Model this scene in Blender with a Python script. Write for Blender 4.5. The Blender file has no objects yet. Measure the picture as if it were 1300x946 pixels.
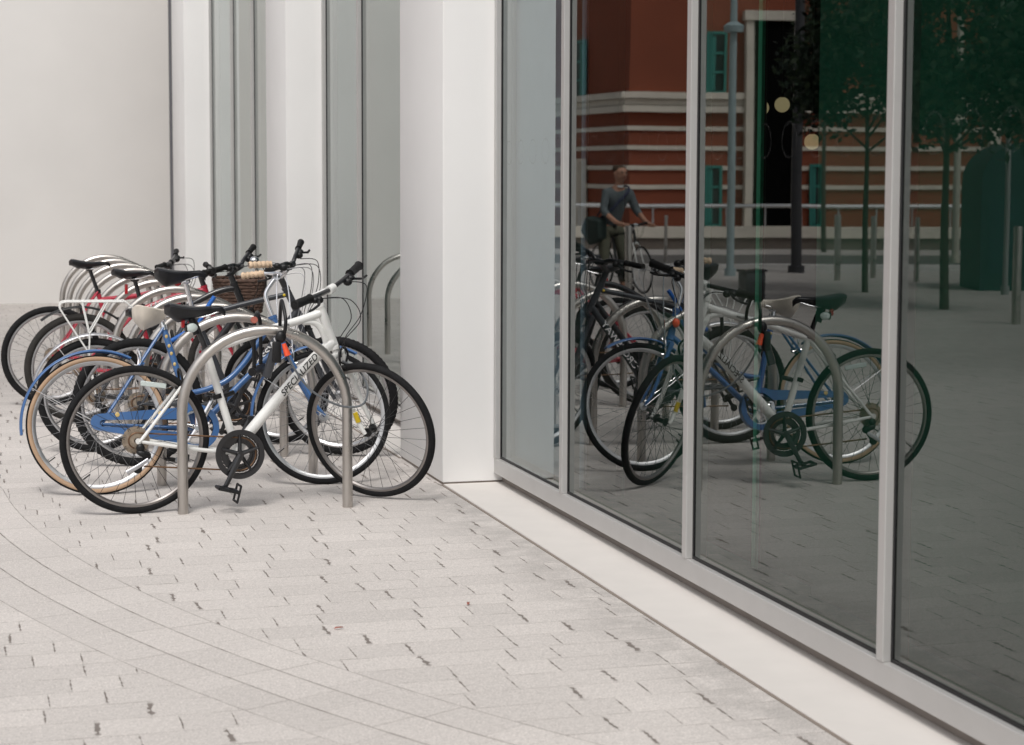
import bpy, bmesh, math, random
from mathutils import Vector, Matrix
from math import sin, cos, pi, radians
random.seed(7)
S = bpy.context.scene
COL = S.collection

# ------------------------------------------------------------------ camera
F_PX, PITCH, YAW, ROLL, CH = 2405.18, radians(4.7392), radians(16.1661), radians(0.19167), 1.55
UZ = Vector((0, 0, 1))
FH = Vector((sin(YAW), cos(YAW), 0)); R0 = Vector((cos(YAW), -sin(YAW), 0))
FW = FH*cos(PITCH) - UZ*sin(PITCH); U0 = UZ*cos(PITCH) + FH*sin(PITCH)
RR = R0*cos(ROLL) + U0*sin(ROLL); UU = U0*cos(ROLL) - R0*sin(ROLL)
cam = bpy.data.cameras.new('camera'); co = bpy.data.objects.new('camera', cam); COL.objects.link(co)
M = Matrix((RR, UU, -FW)).transposed().to_4x4(); M.translation = (0, 0, CH); co.matrix_world = M
cam.sensor_width = 36; cam.sensor_fit = 'HORIZONTAL'; cam.lens = F_PX/1300*36
cam.shift_y = -45/1300; cam.clip_end = 2000; cam.clip_start = 0.05
cam.dof.use_dof = True; cam.dof.focus_distance = 8.9; cam.dof.aperture_fstop = 4.8
S.camera = co
GX = 2.62                       # glass plane
def mir(v): return Vector((2*GX - v[0], v[1], v[2] if len(v) > 2 else 0))

# ------------------------------------------------------------------ materials
def mat(name, col, rough=0.5, metal=0.0, var=0.0, vscale=8.0, bump=0.0, bscale=60.0, coat=0.0, rvar=0.0, spec=0.5, aniso=0):
    m = bpy.data.materials.new(name); m.use_nodes = True
    nt = m.node_tree; b = nt.nodes['Principled BSDF']
    b.inputs['Base Color'].default_value = (*col, 1); b.inputs['Roughness'].default_value = rough
    b.inputs['Metallic'].default_value = metal; b.inputs['Coat Weight'].default_value = coat
    b.inputs['Specular IOR Level'].default_value = spec
    if var or bump or rvar:
        tc = nt.nodes.new('ShaderNodeTexCoord')
        if var:
            n = nt.nodes.new('ShaderNodeTexNoise'); n.inputs['Scale'].default_value = vscale; n.inputs['Detail'].default_value = 6
            nt.links.new(tc.outputs['Object'], n.inputs['Vector'])
            r = nt.nodes.new('ShaderNodeMapRange'); r.inputs[1].default_value = .3; r.inputs[2].default_value = .7
            r.inputs[3].default_value = 1-var; r.inputs[4].default_value = 1+var*.6
            nt.links.new(n.outputs['Fac'], r.inputs[0])
            x = nt.nodes.new('ShaderNodeVectorMath'); x.operation = 'SCALE'; x.inputs[0].default_value = col
            nt.links.new(r.outputs[0], x.inputs['Scale']); nt.links.new(x.outputs[0], b.inputs['Base Color'])
            if rvar:
                q = nt.nodes.new('ShaderNodeMapRange'); q.inputs[1].default_value = .3; q.inputs[2].default_value = .7
                q.inputs[3].default_value = max(.02, rough-rvar); q.inputs[4].default_value = min(1, rough+rvar)
                nt.links.new(n.outputs['Fac'], q.inputs[0]); nt.links.new(q.outputs[0], b.inputs['Roughness'])
        if bump:
            n2 = nt.nodes.new('ShaderNodeTexNoise'); n2.inputs['Scale'].default_value = bscale; n2.inputs['Detail'].default_value = 4
            nt.links.new(tc.outputs['Object'], n2.inputs['Vector'])
            bp = nt.nodes.new('ShaderNodeBump'); bp.inputs['Strength'].default_value = bump; bp.inputs['Distance'].default_value = .004
            nt.links.new(n2.outputs['Fac'], bp.inputs['Height']); nt.links.new(bp.outputs['Normal'], b.inputs['Normal'])
    return m
MT = dict(
    tyre=mat('tyre_rubber', (.011, .011, .012), .8, var=.3, vscale=30, bump=.4, bscale=250, spec=.22),
    tyre_grey=mat('dusty_tyre_rubber', (.03, .028, .026), .85, var=.3, vscale=20, bump=.4, bscale=200, spec=.25),
    tan=mat('tan_tyre_wall', (.42, .28, .18), .7, var=.15),
    rim=mat('aluminium_rim', (.55, .55, .56), .42, 1, var=.1, rvar=.08),
    rim_dark=mat('grey_rim', (.30, .28, .27), .35, .9, var=.1),
    chrome=mat('chrome', (.8, .8, .82), .13, 1, var=.08, rvar=.06),
    spoke=mat('spoke_steel', (.3, .3, .31), .5, .8),
    spoke_dark=mat('black_spoke', (.05, .05, .05), .4, .6),
    black=mat('black_paint', (.014, .014, .016), .3, coat=.3),
    plastic=mat('black_plastic', (.010, .010, .011), .42, spec=.35, var=.2, bump=.1),
    grip=mat('grip_rubber', (.009, .009, .009), .6, bump=.5, bscale=300, spec=.3),
    leather=mat('black_saddle_cover', (.010, .011, .014), .36, spec=.4, var=.25, vscale=25, bump=.15, bscale=200),
    cream=mat('cream_saddle_cover', (.66, .60, .52), .45, var=.12, vscale=15, bump=.1),
    white=mat('white_paint', (.78, .78, .76), .25, var=.04, coat=.4),
    blue=mat('blue_paint', (.04, .12, .30), .32, var=.12, coat=.5),
    bright_blue=mat('bright_blue_plastic', (.01, .11, .42), .45),
    red=mat('red_paint', (.42, .02, .045), .3, var=.1, coat=.4),
    grey=mat('dark_grey_paint', (.03, .033, .04), .3, coat=.4),
    gold=mat('gold_decal', (.55, .4, .15), .4),
    cork=mat('cork_grip', (.62, .46, .32), .7, var=.25, vscale=60, bump=.3),
    steel=mat('brushed_stainless_steel', (.52, .49, .46), .33, 1, var=.1, vscale=5, rvar=.1, bump=.05, bscale=400),
    rust=mat('rusty_chain', (.16, .09, .05), .5, .6, var=.3, vscale=80),
    cog=mat('cassette_steel', (.40, .33, .26), .45, .7, var=.3, vscale=60),
    wicker=mat('dark_wicker', (.09, .05, .035), .6, var=.35, vscale=40, bump=.5, bscale=120),
    ink=mat('black_lettering', (.02, .02, .02), .4),
    letter=mat('white_lettering', (.75, .75, .75), .4),
    orange=mat('orange_plastic', (.8, .09, .03), .4),
    redlens=mat('red_reflector', (.45, .01, .015), .15, coat=.5),
    lens=mat('clear_lens', (.55, .62, .6), .12, coat=.6),
    silver=mat('silver_paint', (.5, .5, .52), .35, .7, var=.1),
    yellow=mat('yellow_decal', (.7, .5, .02), .4),
)

# ------------------------------------------------------------------ helpers
def link(name, bm, m, parent=None, smooth=True, loc=None):
    bmesh.ops.recalc_face_normals(bm, faces=bm.faces)
    me = bpy.data.meshes.new(name); bm.to_mesh(me); bm.free()
    if isinstance(m, (list, tuple)):
        for k in m: me.materials.append(k)
    elif m: me.materials.append(m)
    if smooth:
        for p in me.polygons: p.use_smooth = True
        try: me.set_sharp_from_angle(angle=radians(38))
        except Exception: pass
    o = bpy.data.objects.new(name, me); COL.objects.link(o)
    if parent: o.parent = parent
    if loc: o.location = loc
    return o
def tag(o, label=None, cat=None, group=None, kind=None):
    if label: o['label'] = label
    if cat: o['category'] = cat
    if group: o['group'] = group
    if kind: o['kind'] = kind
    return o
def empty(name, loc, label=None, cat=None, group=None):
    o = bpy.data.objects.new(name, None); COL.objects.link(o); o.location = loc; o.empty_display_size = .2
    return tag(o, label, cat, group)
def box(bm, a, b, mi=0):
    x0, y0, z0 = a; x1, y1, z1 = b
    v = [bm.verts.new(p) for p in ((x0, y0, z0), (x1, y0, z0), (x1, y1, z0), (x0, y1, z0), (x0, y0, z1), (x1, y0, z1), (x1, y1, z1), (x0, y1, z1))]
    for f in ((0, 3, 2, 1), (4, 5, 6, 7), (0, 1, 5, 4), (1, 2, 6, 5), (2, 3, 7, 6), (3, 0, 4, 7)):
        bm.faces.new([v[i] for i in f]).material_index = mi
def bevel(bm, w, seg=1):
    bmesh.ops.bevel(bm, geom=bm.edges[:], offset=w, segments=seg, affect='EDGES', profile=.5)
def cat(pts, n=6):
    pts = [Vector(p) for p in pts]
    if len(pts) < 3: return pts
    o = []
    for i in range(len(pts)-1):
        p0 = pts[max(i-1, 0)]; p1 = pts[i]; p2 = pts[i+1]; p3 = pts[min(i+2, len(pts)-1)]
        for k in range(n):
            t = k/n
            o.append(.5*((2*p1)+(p2-p0)*t+(2*p0-5*p1+4*p2-p3)*t*t+(3*p1-p0-3*p2+p3)*t**3))
    o.append(pts[-1]); return o
def tube(bm, pts, r, seg=10, closed=False, sy=1.0, mi=0):
    pts = [Vector(p) for p in pts]; n = len(pts)
    if not isinstance(r, (list, tuple)): r = [r]*n
    elif len(r) != n: r = [r[0]+(r[-1]-r[0])*i/(n-1) for i in range(n)]
    rings = []; prev = None
    for i, p in enumerate(pts):
        if closed: t = pts[(i+1) % n]-pts[i-1]
        else: t = pts[min(i+1, n-1)]-pts[max(i-1, 0)]
        t.normalize()
        if prev is None:
            a = Vector((0, 1, 0)) if abs(t.y) < .9 else Vector((0, 0, 1))
            u = (a-t*a.dot(t)).normalized()
        else: u = (prev-t*prev.dot(t)).normalized()
        prev = u; w = t.cross(u)
        rings.append([bm.verts.new(p+(u*cos(2*pi*k/seg)*sy+w*sin(2*pi*k/seg))*r[i]) for k in range(seg)])
    m = n if closed else n-1
    for i in range(m):
        A, B = rings[i], rings[(i+1) % n]
        for k in range(seg): bm.faces.new((A[k], A[(k+1) % seg], B[(k+1) % seg], B[k])).material_index = mi
    if not closed:
        bm.faces.new(rings[0][::-1]).material_index = mi; bm.faces.new(rings[-1]).material_index = mi
def ring_sweep(bm, c, R, section, a0=0, a1=2*pi, n=72, mi=0, rf=None):
    """sweep a closed (lateral, radial) section round centre c in the xz plane"""
    full = abs(a1-a0-2*pi) < 1e-6; N = n if full else n+1; rings = []
    for i in range(N):
        a = a0+(a1-a0)*i/n; rr = R+(rf(i) if rf else 0)
        rings.append([bm.verts.new((c[0]+(rr+v)*cos(a), c[1]+u, c[2]+(rr+v)*sin(a))) for u, v in section])
    k = len(section)
    for i in range(n):
        A, B = rings[i], rings[(i+1) % N]
        for j in range(k): bm.faces.new((A[j], A[(j+1) % k], B[(j+1) % k], B[j])).material_index = mi
    if not full: bm.faces.new(rings[0][::-1]); bm.faces.new(rings[-1])
def circ(r, n=10, sx=1.0): return [(r*sx*cos(2*pi*i/n), r*sin(2*pi*i/n)) for i in range(n)]
def rect(w, h): return [(-w, -h), (w, -h), (w, h), (-w, h)]
def cyl(bm, a, b, r, seg=16, mi=0): tube(bm, [a, b], r, seg, mi=mi)
def blob(bm, c, s, seg=12, rot=None):
    v = bmesh.ops.create_uvsphere(bm, u_segments=seg, v_segments=seg//2+2, radius=1)['verts']
    for x in v:
        q = Vector((x.co.x*s[0], x.co.y*s[1], x.co.z*s[2]))
        if rot: q = rot @ q
        x.co = q+Vector(c)
def text_mesh(name, body, size, m, parent, origin, xdir, normal, shear=0.0, width=None, sx=1.0):
    cu = bpy.data.curves.new(name, 'FONT'); cu.body = body; cu.size = size; cu.extrude = .0004; cu.shear = shear; cu.offset = size*.012
    t = bpy.data.objects.new(name+'_t', cu); me = bpy.data.meshes.new_from_object(t)
    bpy.data.objects.remove(t)
    xs = [v.co.x for v in me.vertices]; W = max(xs)-min(xs); sc = (width/W) if width else 1
    x = Vector(xdir).normalized(); nn = Vector(normal).normalized(); y = nn.cross(x)
    for v in me.vertices:
        v.co = Vector(origin)+x*(v.co.x*sc)+y*(v.co.y)+nn*v.co.z
    me.name = name; me.materials.clear(); me.materials.append(m)
    o = bpy.data.objects.new(name, me); COL.objects.link(o); o.parent = parent; return o

# ------------------------------------------------------------------ bicycle
def V3(p, y=0): return Vector((p[0], y, p[1]))
def xf(bm, Mx):
    if Mx is not None: bmesh.ops.transform(bm, matrix=Mx, verts=bm.verts)
def make_wheel(c, R, parent, Mx, tyre='tyre', rim='rim', spoke='spoke', tw=.016, knob=False, nsp=32, tan=False, hub='rim', valve=.6, deep=.011):
    bm = bmesh.new(); rr = R-2*tw-.004
    ring_sweep(bm, c, rr, [(-tw*.62, .008), (-tw*.62, -.001), (-.004, -deep), (.004, -deep), (tw*.62, -.001), (tw*.62, .008)], n=80)
    xf(bm, Mx); w = link('wheel', bm, MT[rim], parent)
    bm = bmesh.new()
    if tan:
        ring_sweep(bm, c, R-tw, [(tw*1.02*cos(a), tw*.95*sin(a)) for a in [radians(x) for x in range(0, 360, 30)]], n=80)
        xf(bm, Mx); link('tyre_wall', bm, MT['tan'], w); bm = bmesh.new()
        ring_sweep(bm, c, R-tw, [(tw*1.08*cos(radians(a)), tw*1.05*sin(radians(a))) for a in (35, 55, 75, 90, 105, 125, 145)]+[(tw*.5*cos(radians(a)), tw*.5*sin(radians(a))) for a in (120, 60)], n=80)
    else:
        ring_sweep(bm, c, R-tw, circ(tw, 12), n=160 if knob else 80, rf=(lambda i: (.0035 if i % 2 else 0)) if knob else None)
    xf(bm, Mx); link('tyre', bm, MT[tyre], w)
    bm = bmesh.new(); C = Vector(c)
    for i in range(nsp):
        side = 1 if i % 2 else -1; a = 2*pi*i/nsp; da = (1 if (i//2) % 2 else -1)*radians(62)
        p0 = C+Vector((.02*cos(a+da), side*.028, .02*sin(a+da))); p1 = C+Vector(((rr-.004)*cos(a), side*.003, (rr-.004)*sin(a)))
        tube(bm, [p0, p1], .00115, 4)
    xf(bm, Mx); link('spokes', bm, MT[spoke], w)
    bm = bmesh.new(); tube(bm, [C+Vector((0, y, 0)) for y in (-.045, -.034, -.033, -.026, -.02, 0, .02, .026, .033, .034, .045)],
                           [.006, .006, .022, .022, .013, .012, .013, .022, .022, .006, .006], 16)
    xf(bm, Mx); link('hub', bm, MT[hub], w); bm = bmesh.new()
    a = valve*2*pi; cyl(bm, C+Vector((cos(a)*(rr-.01), 0, sin(a)*(rr-.01))), C+Vector((cos(a)*(rr-.05), 0, sin(a)*(rr-.05))), .0035, 6)
    xf(bm, Mx); link('valve', bm, MT['plastic'], w)
    return w
def make_saddle(c, L, Wd, m, parent, tilt=0, nose_w=.02, thick=.05):
    """c = centre of the top; nose points to +x"""
    bm = bmesh.new(); N = 18; K = 14; rows = []
    for i in range(N+1):
        t = i/N; x = -L/2+L*t
        if t < .3: w = Wd/2*(.55+.45*math.sqrt(max(0, 1-((.3-t)/.3)**2)))*(.35 if t == 0 else 1)
        else: w = nose_w+(Wd/2-nose_w)*(cos(min(1, (t-.3)/.5)*pi)+1)/2
        if t > .93: w *= math.sqrt(max(.05, 1-((t-.93)/.075)**2))
        zt = .018*(1-t)**2*1.2 - .010*sin(t*pi) + .002
        if t < .1: zt -= .02*(1-t/.1)**2
        if t > .88: zt -= .022*((t-.88)/.12)**2
        th = thick*(.22+.78*math.sin(pi*min(1, (t+.10)/.62))**.9 if t < .21 else (1-.72*min(1, (t-.21)/.6)**.8))
        if t < .21: th = thick*(.35+.65*(t/.21)**.6)
        row = []
        for k in range(K):
            a = 2*pi*k/K; y = w*cos(a); s = sin(a)
            z = zt + (-.014*(1-s) if s >= 0 else -.014 - th*abs(s)**.75); y *= 1 if s >= 0 else (1-.35*abs(s)**1.5)
            row.append(bm.verts.new((x, y, z)))
        rows.append(row)
    for i in range(N):
        for k in range(K): bm.faces.new((rows[i][k], rows[i][(k+1) % K], rows[i+1][(k+1) % K], rows[i+1][k]))
    bm.faces.new(rows[0][::-1]); bm.faces.new(rows[-1])
    bmesh.ops.transform(bm, matrix=Matrix.Translation(c) @ Matrix.Rotation(-tilt, 4, 'Y'), verts=bm.verts)
    s = link('saddle', bm, m, parent)
    bm = bmesh.new()
    for y in (-.022, .022):
        tube(bm, cat([(-L*.38, y*1.6, -.028), (-L*.2, y, -.05), (L*.1, y, -.052), (L*.38, y*.4, -.03)]), .0035, 6)
    bmesh.ops.transform(bm, matrix=Matrix.Translation(c) @ Matrix.Rotation(-tilt, 4, 'Y'), verts=bm.verts)
    link('saddle_rails', bm, MT['chrome'], s); return s

def make_bike(name, loc, heading, label, sp, catg='bicycle', group=None):
    root = empty(name, (loc[0], loc[1], 0), label, catg, group); root.rotation_euler = (-radians(sp.get('lean', 0)), 0, radians(heading))
    g = sp.get; R = g('R', .345); wb = g('wb', 1.08); bb = g('bb', (.46, .28))
    hb, ht = g('ht_bot'), g('ht_top'); stt = g('st_top'); fm = MT[g('paint', 'black')]
    RH = Vector((g('rx', .0), 0, R)); FHb = Vector((wb, 0, R))
    ax = (V3(ht)-V3(hb)).normalized(); P = V3(hb)
    steer = radians(g('steer', 0))
    Mx = Matrix.Translation(P) @ Matrix.Rotation(steer, 4, ax) @ Matrix.Translation(-P)
    wk = dict(g('wheel', {})); rw = dict(wk); rw.update(g('rwheel', {})); fw = dict(wk); fw.update(g('fwheel', {}))
    make_wheel(RH, R, root, None, **rw); make_wheel(FHb, R, root, Mx, **fw)
    # frame
    bm = bmesh.new(); ts = g('ts', 1.0)
    tube(bm, [V3(bb), V3(stt)], .0165*ts, 12)
    tube(bm, [V3(hb), V3(ht)], .02*ts, 14); cyl(bm, V3(hb)-ax*.002, V3(hb)+ax*.012, .023*ts, 14); cyl(bm, V3(ht)-ax*.012, V3(ht)+ax*.004, .023*ts, 14)
    tube(bm, cat([V3(p) for p in g('tt')]), g('ttr', [.014, .017]), 12)
    tube(bm, cat([V3(p) for p in g('dt')]), g('dtr', .019), 14)
    cyl(bm, V3(bb, -.036), V3(bb, .036), .022, 14)
    sst = g('ss_top', stt)
    for s in (-1, 1):
        tube(bm, cat([V3(sst, s*.014), V3((sst[0]*.6, R+(sst[1]-R)*.58), s*.036), V3((.03, R+.02), s*.06), V3((.005, R), s*.062)]), .0075*g('sr', 1), 8)
        tube(bm, cat([V3((bb[0]-.01, bb[1]), s*.022), V3((bb[0]*.6, bb[1]+(R-bb[1])*.35), s*.045), V3((.02, R-.004), s*.062)]), [.0115, .008], 8)
        cyl(bm, V3((.004, R), s*.058), V3((.004, R), s*.068), .014, 10)
    tube(bm, [V3((sst[0]*.62+.02, R+(sst[1]-R)*.62), -.034), V3((sst[0]*.62+.02, R+(sst[1]-R)*.62), .034)], .006, 8)
    for a, b, r in g('extra', []): tube(bm, [V3(a), V3(b)], r, 8)
    frame = link('frame', bm, fm, root)
    # fork
    bm = bmesh.new(); cr = V3(hb)-ax*.03
    cyl(bm, V3(hb)-ax*.005, cr, .019, 12)
    tube(bm, [cr+Vector((0, -.05, 0)), cr+Vector((0, .05, 0))], g('fr', .012)*1.2, 10)
    for s in (-1, 1):
        d = FHb-cr; leg = [cr+Vector((0, s*.047, .004)), cr+d*.45+Vector((-.008, s*.05, 0)), cr+d*.8+Vector((-.012, s*.052, 0)), FHb+Vector((0, s*.053, 0))]
        tube(bm, cat(leg), [g('fr', .012)*1.15, g('fr', .012)*.75], 10)
    xf(bm, Mx); link('fork', bm, MT[g('fork_paint', g('paint', 'black'))], root)
    # stem, handlebar
    fwd = Vector((ax.z, 0, -ax.x)); up, rea = g('stem', (.06, .08)); clamp = V3(ht)+ax*up+fwd*rea+UZ*g('stem_rise', .02)
    bm = bmesh.new()
    if g('stem_pts'):
        tube(bm, cat([V3(p) for p in g('stem_pts')]+[clamp]), .012, 10)
    else:
        tube(bm, [V3(ht), V3(ht)+ax*(up+.015)], .0175, 12); tube(bm, [V3(ht)+ax*(up), clamp], .016, 12)
    cyl(bm, clamp-Vector((0, .025, 0)), clamp+Vector((0, .025, 0)), .021, 12)
    xf(bm, Mx); link('stem', bm, MT[g('stem_m', 'black')], root)
    hw = g('bar_w', .56)/2; prof = g('bar', [(0, 0, 0), (0, .06, 0), (-.01, .5, .012), (-.035, 1, .018)])
    side = []
    for (dx, f, dz) in prof: side.append((dx, f*hw, dz))
    def bp(s, lst): return [clamp+Vector((x, s*y, z)) for x, y, z in lst]
    pts = bp(-1, side[::-1])+bp(1, side[1:])
    bm = bmesh.new(); pc = cat(pts); tube(bm, pc, .0118, 10); xf(bm, Mx)
    hbm = link('handlebar', bm, MT[g('bar_m', 'black')], root)
    for s in (-1, 1):
        q = cat(bp(s, side)); d = (q[-2]-q[-1]).normalized(); e = q[-1]; dd = d
        bm = bmesh.new(); gl = g('grip_l', .125)
        seq = [e+dd*gl*t for t in (0, .03, .06, .35, .65, .95, 1)]
        if g('grip_m') == 'cork':
            seq = [e+dd*gl*i/16 for i in range(17)]; tube(bm, seq, [.0165+(.002 if i % 3 else -.0025) for i in range(17)], 12)
        else: tube(bm, seq, [v_*g('grip_r', 1) for v_ in (.0175, .0195, .0165, .017, .016, .0165, .019)], 12)
        xf(bm, Mx); link('grip', bm, MT[g('grip_m', 'grip')], hbm)
        if g('levers', True):
            bm = bmesh.new(); c0 = e+dd*(gl+.02); blob(bm, c0+Vector((.012, 0, -.01)), (.022, .022, .016), 10)
            blob(bm, c0+dd*.035+Vector((.01, 0, -.018)), (.024, .02, .02), 10)
            l0 = c0+Vector((.03, 0, -.012)); tube(bm, cat([l0, l0-dd*.03+Vector((.022, 0, -.008)), l0-dd*.07+Vector((.02, 0, -.02)), l0-dd*.11+Vector((.024, 0, -.02))]), [.006, .0045], 8, sy=1.3)
            xf(bm, Mx); link('brake_lever', bm, MT['plastic'], hbm)
    # cables
    bm = bmesh.new(); Cc = clamp
    tgt = Mx.inverted() @ V3(hb) if False else V3(hb)
    for s, dy, k in ((-1, -.02, .12), (1, .02, .14), (-1, -.026, .17)):
        e = cat(bp(s, side)); h0 = e[int(len(e)*.62)]+Vector((.03, 0, -.01))
        tube(bm, cat([h0, h0+Vector((k*.75, -s*.03, .0)), Cc+Vector((k, s*.03, -.12)), V3(ht)*.4+V3(hb)*.6+Vector((k*.55, dy, -.03)), V3(hb)+Vector((.045, dy, -.03))]), .0023, 6)
    xf(bm, Mx); link('cables', bm, MT[g('cable_m', 'plastic')], root)
    # seatpost, saddle
    sc = g('saddle'); bm = bmesh.new(); cyl(bm, V3(stt), V3(g('post_top', (sc[0]-.01, sc[1]-.055))), .0135, 12)
    pt = V3(g('post_top', (sc[0]-.01, sc[1]-.055))); blob(bm, pt, (.03, .022, .016), 10)
    cyl(bm, V3(stt)-UZ*.012+Vector((.004, 0, 0)), V3(stt)+UZ*.012, .0205, 12)
    link('seatpost', bm, MT[g('post_m', 'black')], root)
    make_saddle(V3(sc), g('sl', .275), g('sw', .155), MT[g('saddle_m', 'leather')], root, g('stilt', 0), thick=g('sth', .05))
    # drivetrain on the right hand side (-y)
    bm = bmesh.new(); B = V3(bb); rings = g('rings', [.1, .078, .062])
    for i, r in enumerate(rings):
        ring_sweep(bm, B+Vector((0, -.052+i*.009, 0)), r-.002, rect(.0022, .010), n=60, rf=lambda i: .0018 if i % 2 else -.0006)
    for k in range(5):
        a = 2*pi*k/5+.3; tube(bm, [B+Vector((0, -.053, 0)), B+Vector((cos(a)*rings[0]*.94, -.05, sin(a)*rings[0]*.94))], [.012, .007], 8)
    cyl(bm, B+Vector((0, -.05, 0)), B+Vector((0, -.075, 0)), .016, 14)
    if g('guard'): ring_sweep(bm, B+Vector((0, -.060, 0)), rings[0]+.006, rect(.002, .011), n=60)
    cs = link('chainring', bm, MT[g('crank_m', 'black')], root)
    ca = radians(g('crank', -112)); cl = .17
    for s in (-1, 1):
        y = -.078 if s < 0 else .07; aa = ca if s < 0 else ca+pi
        e = B+Vector((cos(aa)*cl, y-.008*(1 if s < 0 else -1), sin(aa)*cl)); bm = bmesh.new()
        tube(bm, [B+Vector((0, y, 0)), e], [.015, .011], 10, sy=.65); cyl(bm, e+Vector((0, -.01, 0)), e+Vector((0, .01, 0)), .014, 12)
        arm = link('crank_arm', bm, MT[g('arm_m', g('crank_m', 'black'))], cs)
        bm = bmesh.new(); yo = -1 if s < 0 else 1; c = e+Vector((0, yo*.055, 0)); pr = Matrix.Rotation(radians(g('pedal_rot', 12)), 3, 'Y')
        tube(bm, [e, e+Vector((0, yo*.105, 0))], .007, 8)
        for dx in (-.044, .044):
            tube(bm, [c+pr @ Vector((dx, -.042, 0)), c+pr @ Vector((dx, .042, 0))], .0085, 8)
        for dy in (-.042, .042):
            tube(bm, [c+pr @ Vector((-.045, dy, 0)), c+pr @ Vector((.045, dy, 0))], .0075, 8)
        zz = pr @ Vector((.05, 0, 0))
        for q0, q1 in (((-.04, .03), (.04, .03)), ((.04, .03), (.04, -.045)), ((.04, -.045), (-.04, -.045)), ((-.04, -.045), (-.04, .03))): tube(bm, [c+zz+Vector((q0[1]*.25, q0[0], q0[1])), c+zz+Vector((q1[1]*.25, q1[0], q1[1]))], .0055, 8)
        link('pedal', bm, MT['plastic'], cs)
    bm = bmesh.new()
    for i, r in enumerate(g('cogs', [.056, .050, .044, .038, .033, .028, .024])):
        ring_sweep(bm, RH+Vector((0, -.018-.0042*i, 0)), r*.72, rect(.0013, r*.28), n=48, rf=lambda i: .0012 if i % 2 else -.001)
    link('cassette', bm, MT['cog'], root)
    if g('chain', True):
        bm = bmesh.new(); y = -.048; r0 = rings[0]-.004 if len(rings) < 2 else rings[1]; r1 = .036
        top = [RH+Vector((0, y+.01, r1)), B+Vector((0, y, r0))]; bot = [B+Vector((0, y, -r0)), RH+Vector((.03, y+.008, -.12 if g('derail', True) else -r1))]
        tube(bm, top, .0042, 6, sy=.8); tube(bm, bot, .0042, 6, sy=.8)
        tube(bm, [B+Vector((cos(a)*r0, y, sin(a)*r0)) for a in [pi/2-pi*i/20 for i in range(21)]], .0042, 6)
        tube(bm, [RH+Vector((cos(a)*r1, y+.01, sin(a)*r1)) for a in [pi/2+pi*.9*i/14 for i in range(15)]], .0042, 6)
        link('chain', bm, MT[g('chain_m', 'rust')], root)
    if g('derail', True):
        bm = bmesh.new(); D = RH+Vector((.012, -.068, -.03)); blob(bm, D, (.02, .014, .02), 10); blob(bm, D+Vector((.012, -.002, -.028)), (.034, .018, .016), 12, Matrix.Rotation(.35, 3, 'Y'))
        for q in ((.03, -.04), (-.012, -.1)):
            c = D+Vector((q[0], .012, q[1])); ring_sweep(bm, c, .012, rect(.004, .008), n=20, rf=lambda i: .0015 if i % 2 else 0)
        for y in (-.004, .022): tube(bm, [D+Vector((.032, y, -.03)), D+Vector((.012, y, -.07)), D+Vector((-.014, y, -.108))], .008, 6, sy=.3)
        link('derailleur', bm, MT[g('der_m', 'plastic')], root)
    # brakes
    for nm, c, MM in (('rear_brake', Vector((sst[0]*.62, 0, R+(sst[1]-R)*.62+.02)), None), ('front_brake', cr+Vector((.03, 0, -.02)), Mx)):
        if not g('brakes', True): break
        bm = bmesh.new()
        for s in (-1, 1):
            tube(bm, cat([c+Vector((0, s*.03, -.03)), c+Vector((.006, s*.042, .01)), c+Vector((.0, s*.03, .045)), c+Vector((0, s*.01, .055))]), .006, 8)
            tube(bm, [c+Vector((-.025, s*.022, -.028)), c+Vector((.025, s*.022, -.034))], .006, 8)
        cyl(bm, c+Vector((0, -.03, .05)), c+Vector((0, .03, .05)), .0025, 6)
        xf(bm, MM); link(nm, bm, MT[g('brake_m', 'plastic')], root)
    return root, Mx, frame
def arc_guard(c, R, a0, a1, w, parent, m, Mx=None, name='mudguard', stays=True):
    bm = bmesh.new(); sec = []
    for k in range(9): a = pi*k/8; sec.append((w*cos(a), .012*sin(a)))
    for k in range(8, -1, -1): a = pi*k/8; sec.append((w*.9*cos(a), .012*sin(a)-.0025))
    ring_sweep(bm, c, R, sec, radians(a0), radians(a1), n=48); xf(bm, Mx)
    o = link(name, bm, m, parent)
    if stays:
        bm = bmesh.new(); a = radians(a0+(a1-a0)*.7 if a1 > 120 else a0+10)
        for s in (-1, 1): tube(bm, [Vector(c)+Vector((0, s*.065, 0)), Vector(c)+Vector((cos(a)*R, s*w, sin(a)*R))], .0025, 6)
        xf(bm, Mx); link('mudguard_stay', bm, MT['chrome'], o)
    return o

# ---- A: white bicycle in front ------------------------------------------------
A, AM, AF = make_bike('bicycle', (.749, 8.845), 4.77, 'white hybrid bicycle with black saddle and lettered down tube, locked behind the nearest hoop', dict(
    R=.346, wb=1.135, bb=(.479, .262), st_top=(.333, .758), ht_bot=(.958, .742), ht_top=(.882, .955), paint='white', steer=-46,
    tt=[(.885, .915), (.86, .905), (.776, .879), (.684, .855), (.535, .808), (.407, .765), (.335, .742)], ttr=[.022, .015],
    dt=[(.95, .775), (.805, .650), (.542, .362), (.479, .275)], dtr=.0262, ts=1.12, ss_top=(.335, .742), sr=1.05, fr=.0135,
    stem=(.045, .085), stem_rise=.015, stem_m='white', grip_r=1.25, bar_w=.65, bar=[(0, 0, 0), (0, .06, 0), (0, .5, .012), (-.015, 1, .02)], saddle=(.285, .962), sl=.285, sw=.16, sth=.075, stilt=.0, crank=-118, pedal_rot=14, guard=True, cogs=[.064, .058, .052, .046, .040, .034, .028],
    wheel=dict(rim='rim_dark', spoke='spoke_dark', tw=.0175, hub='plastic', deep=.008), extra=[]))
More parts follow.
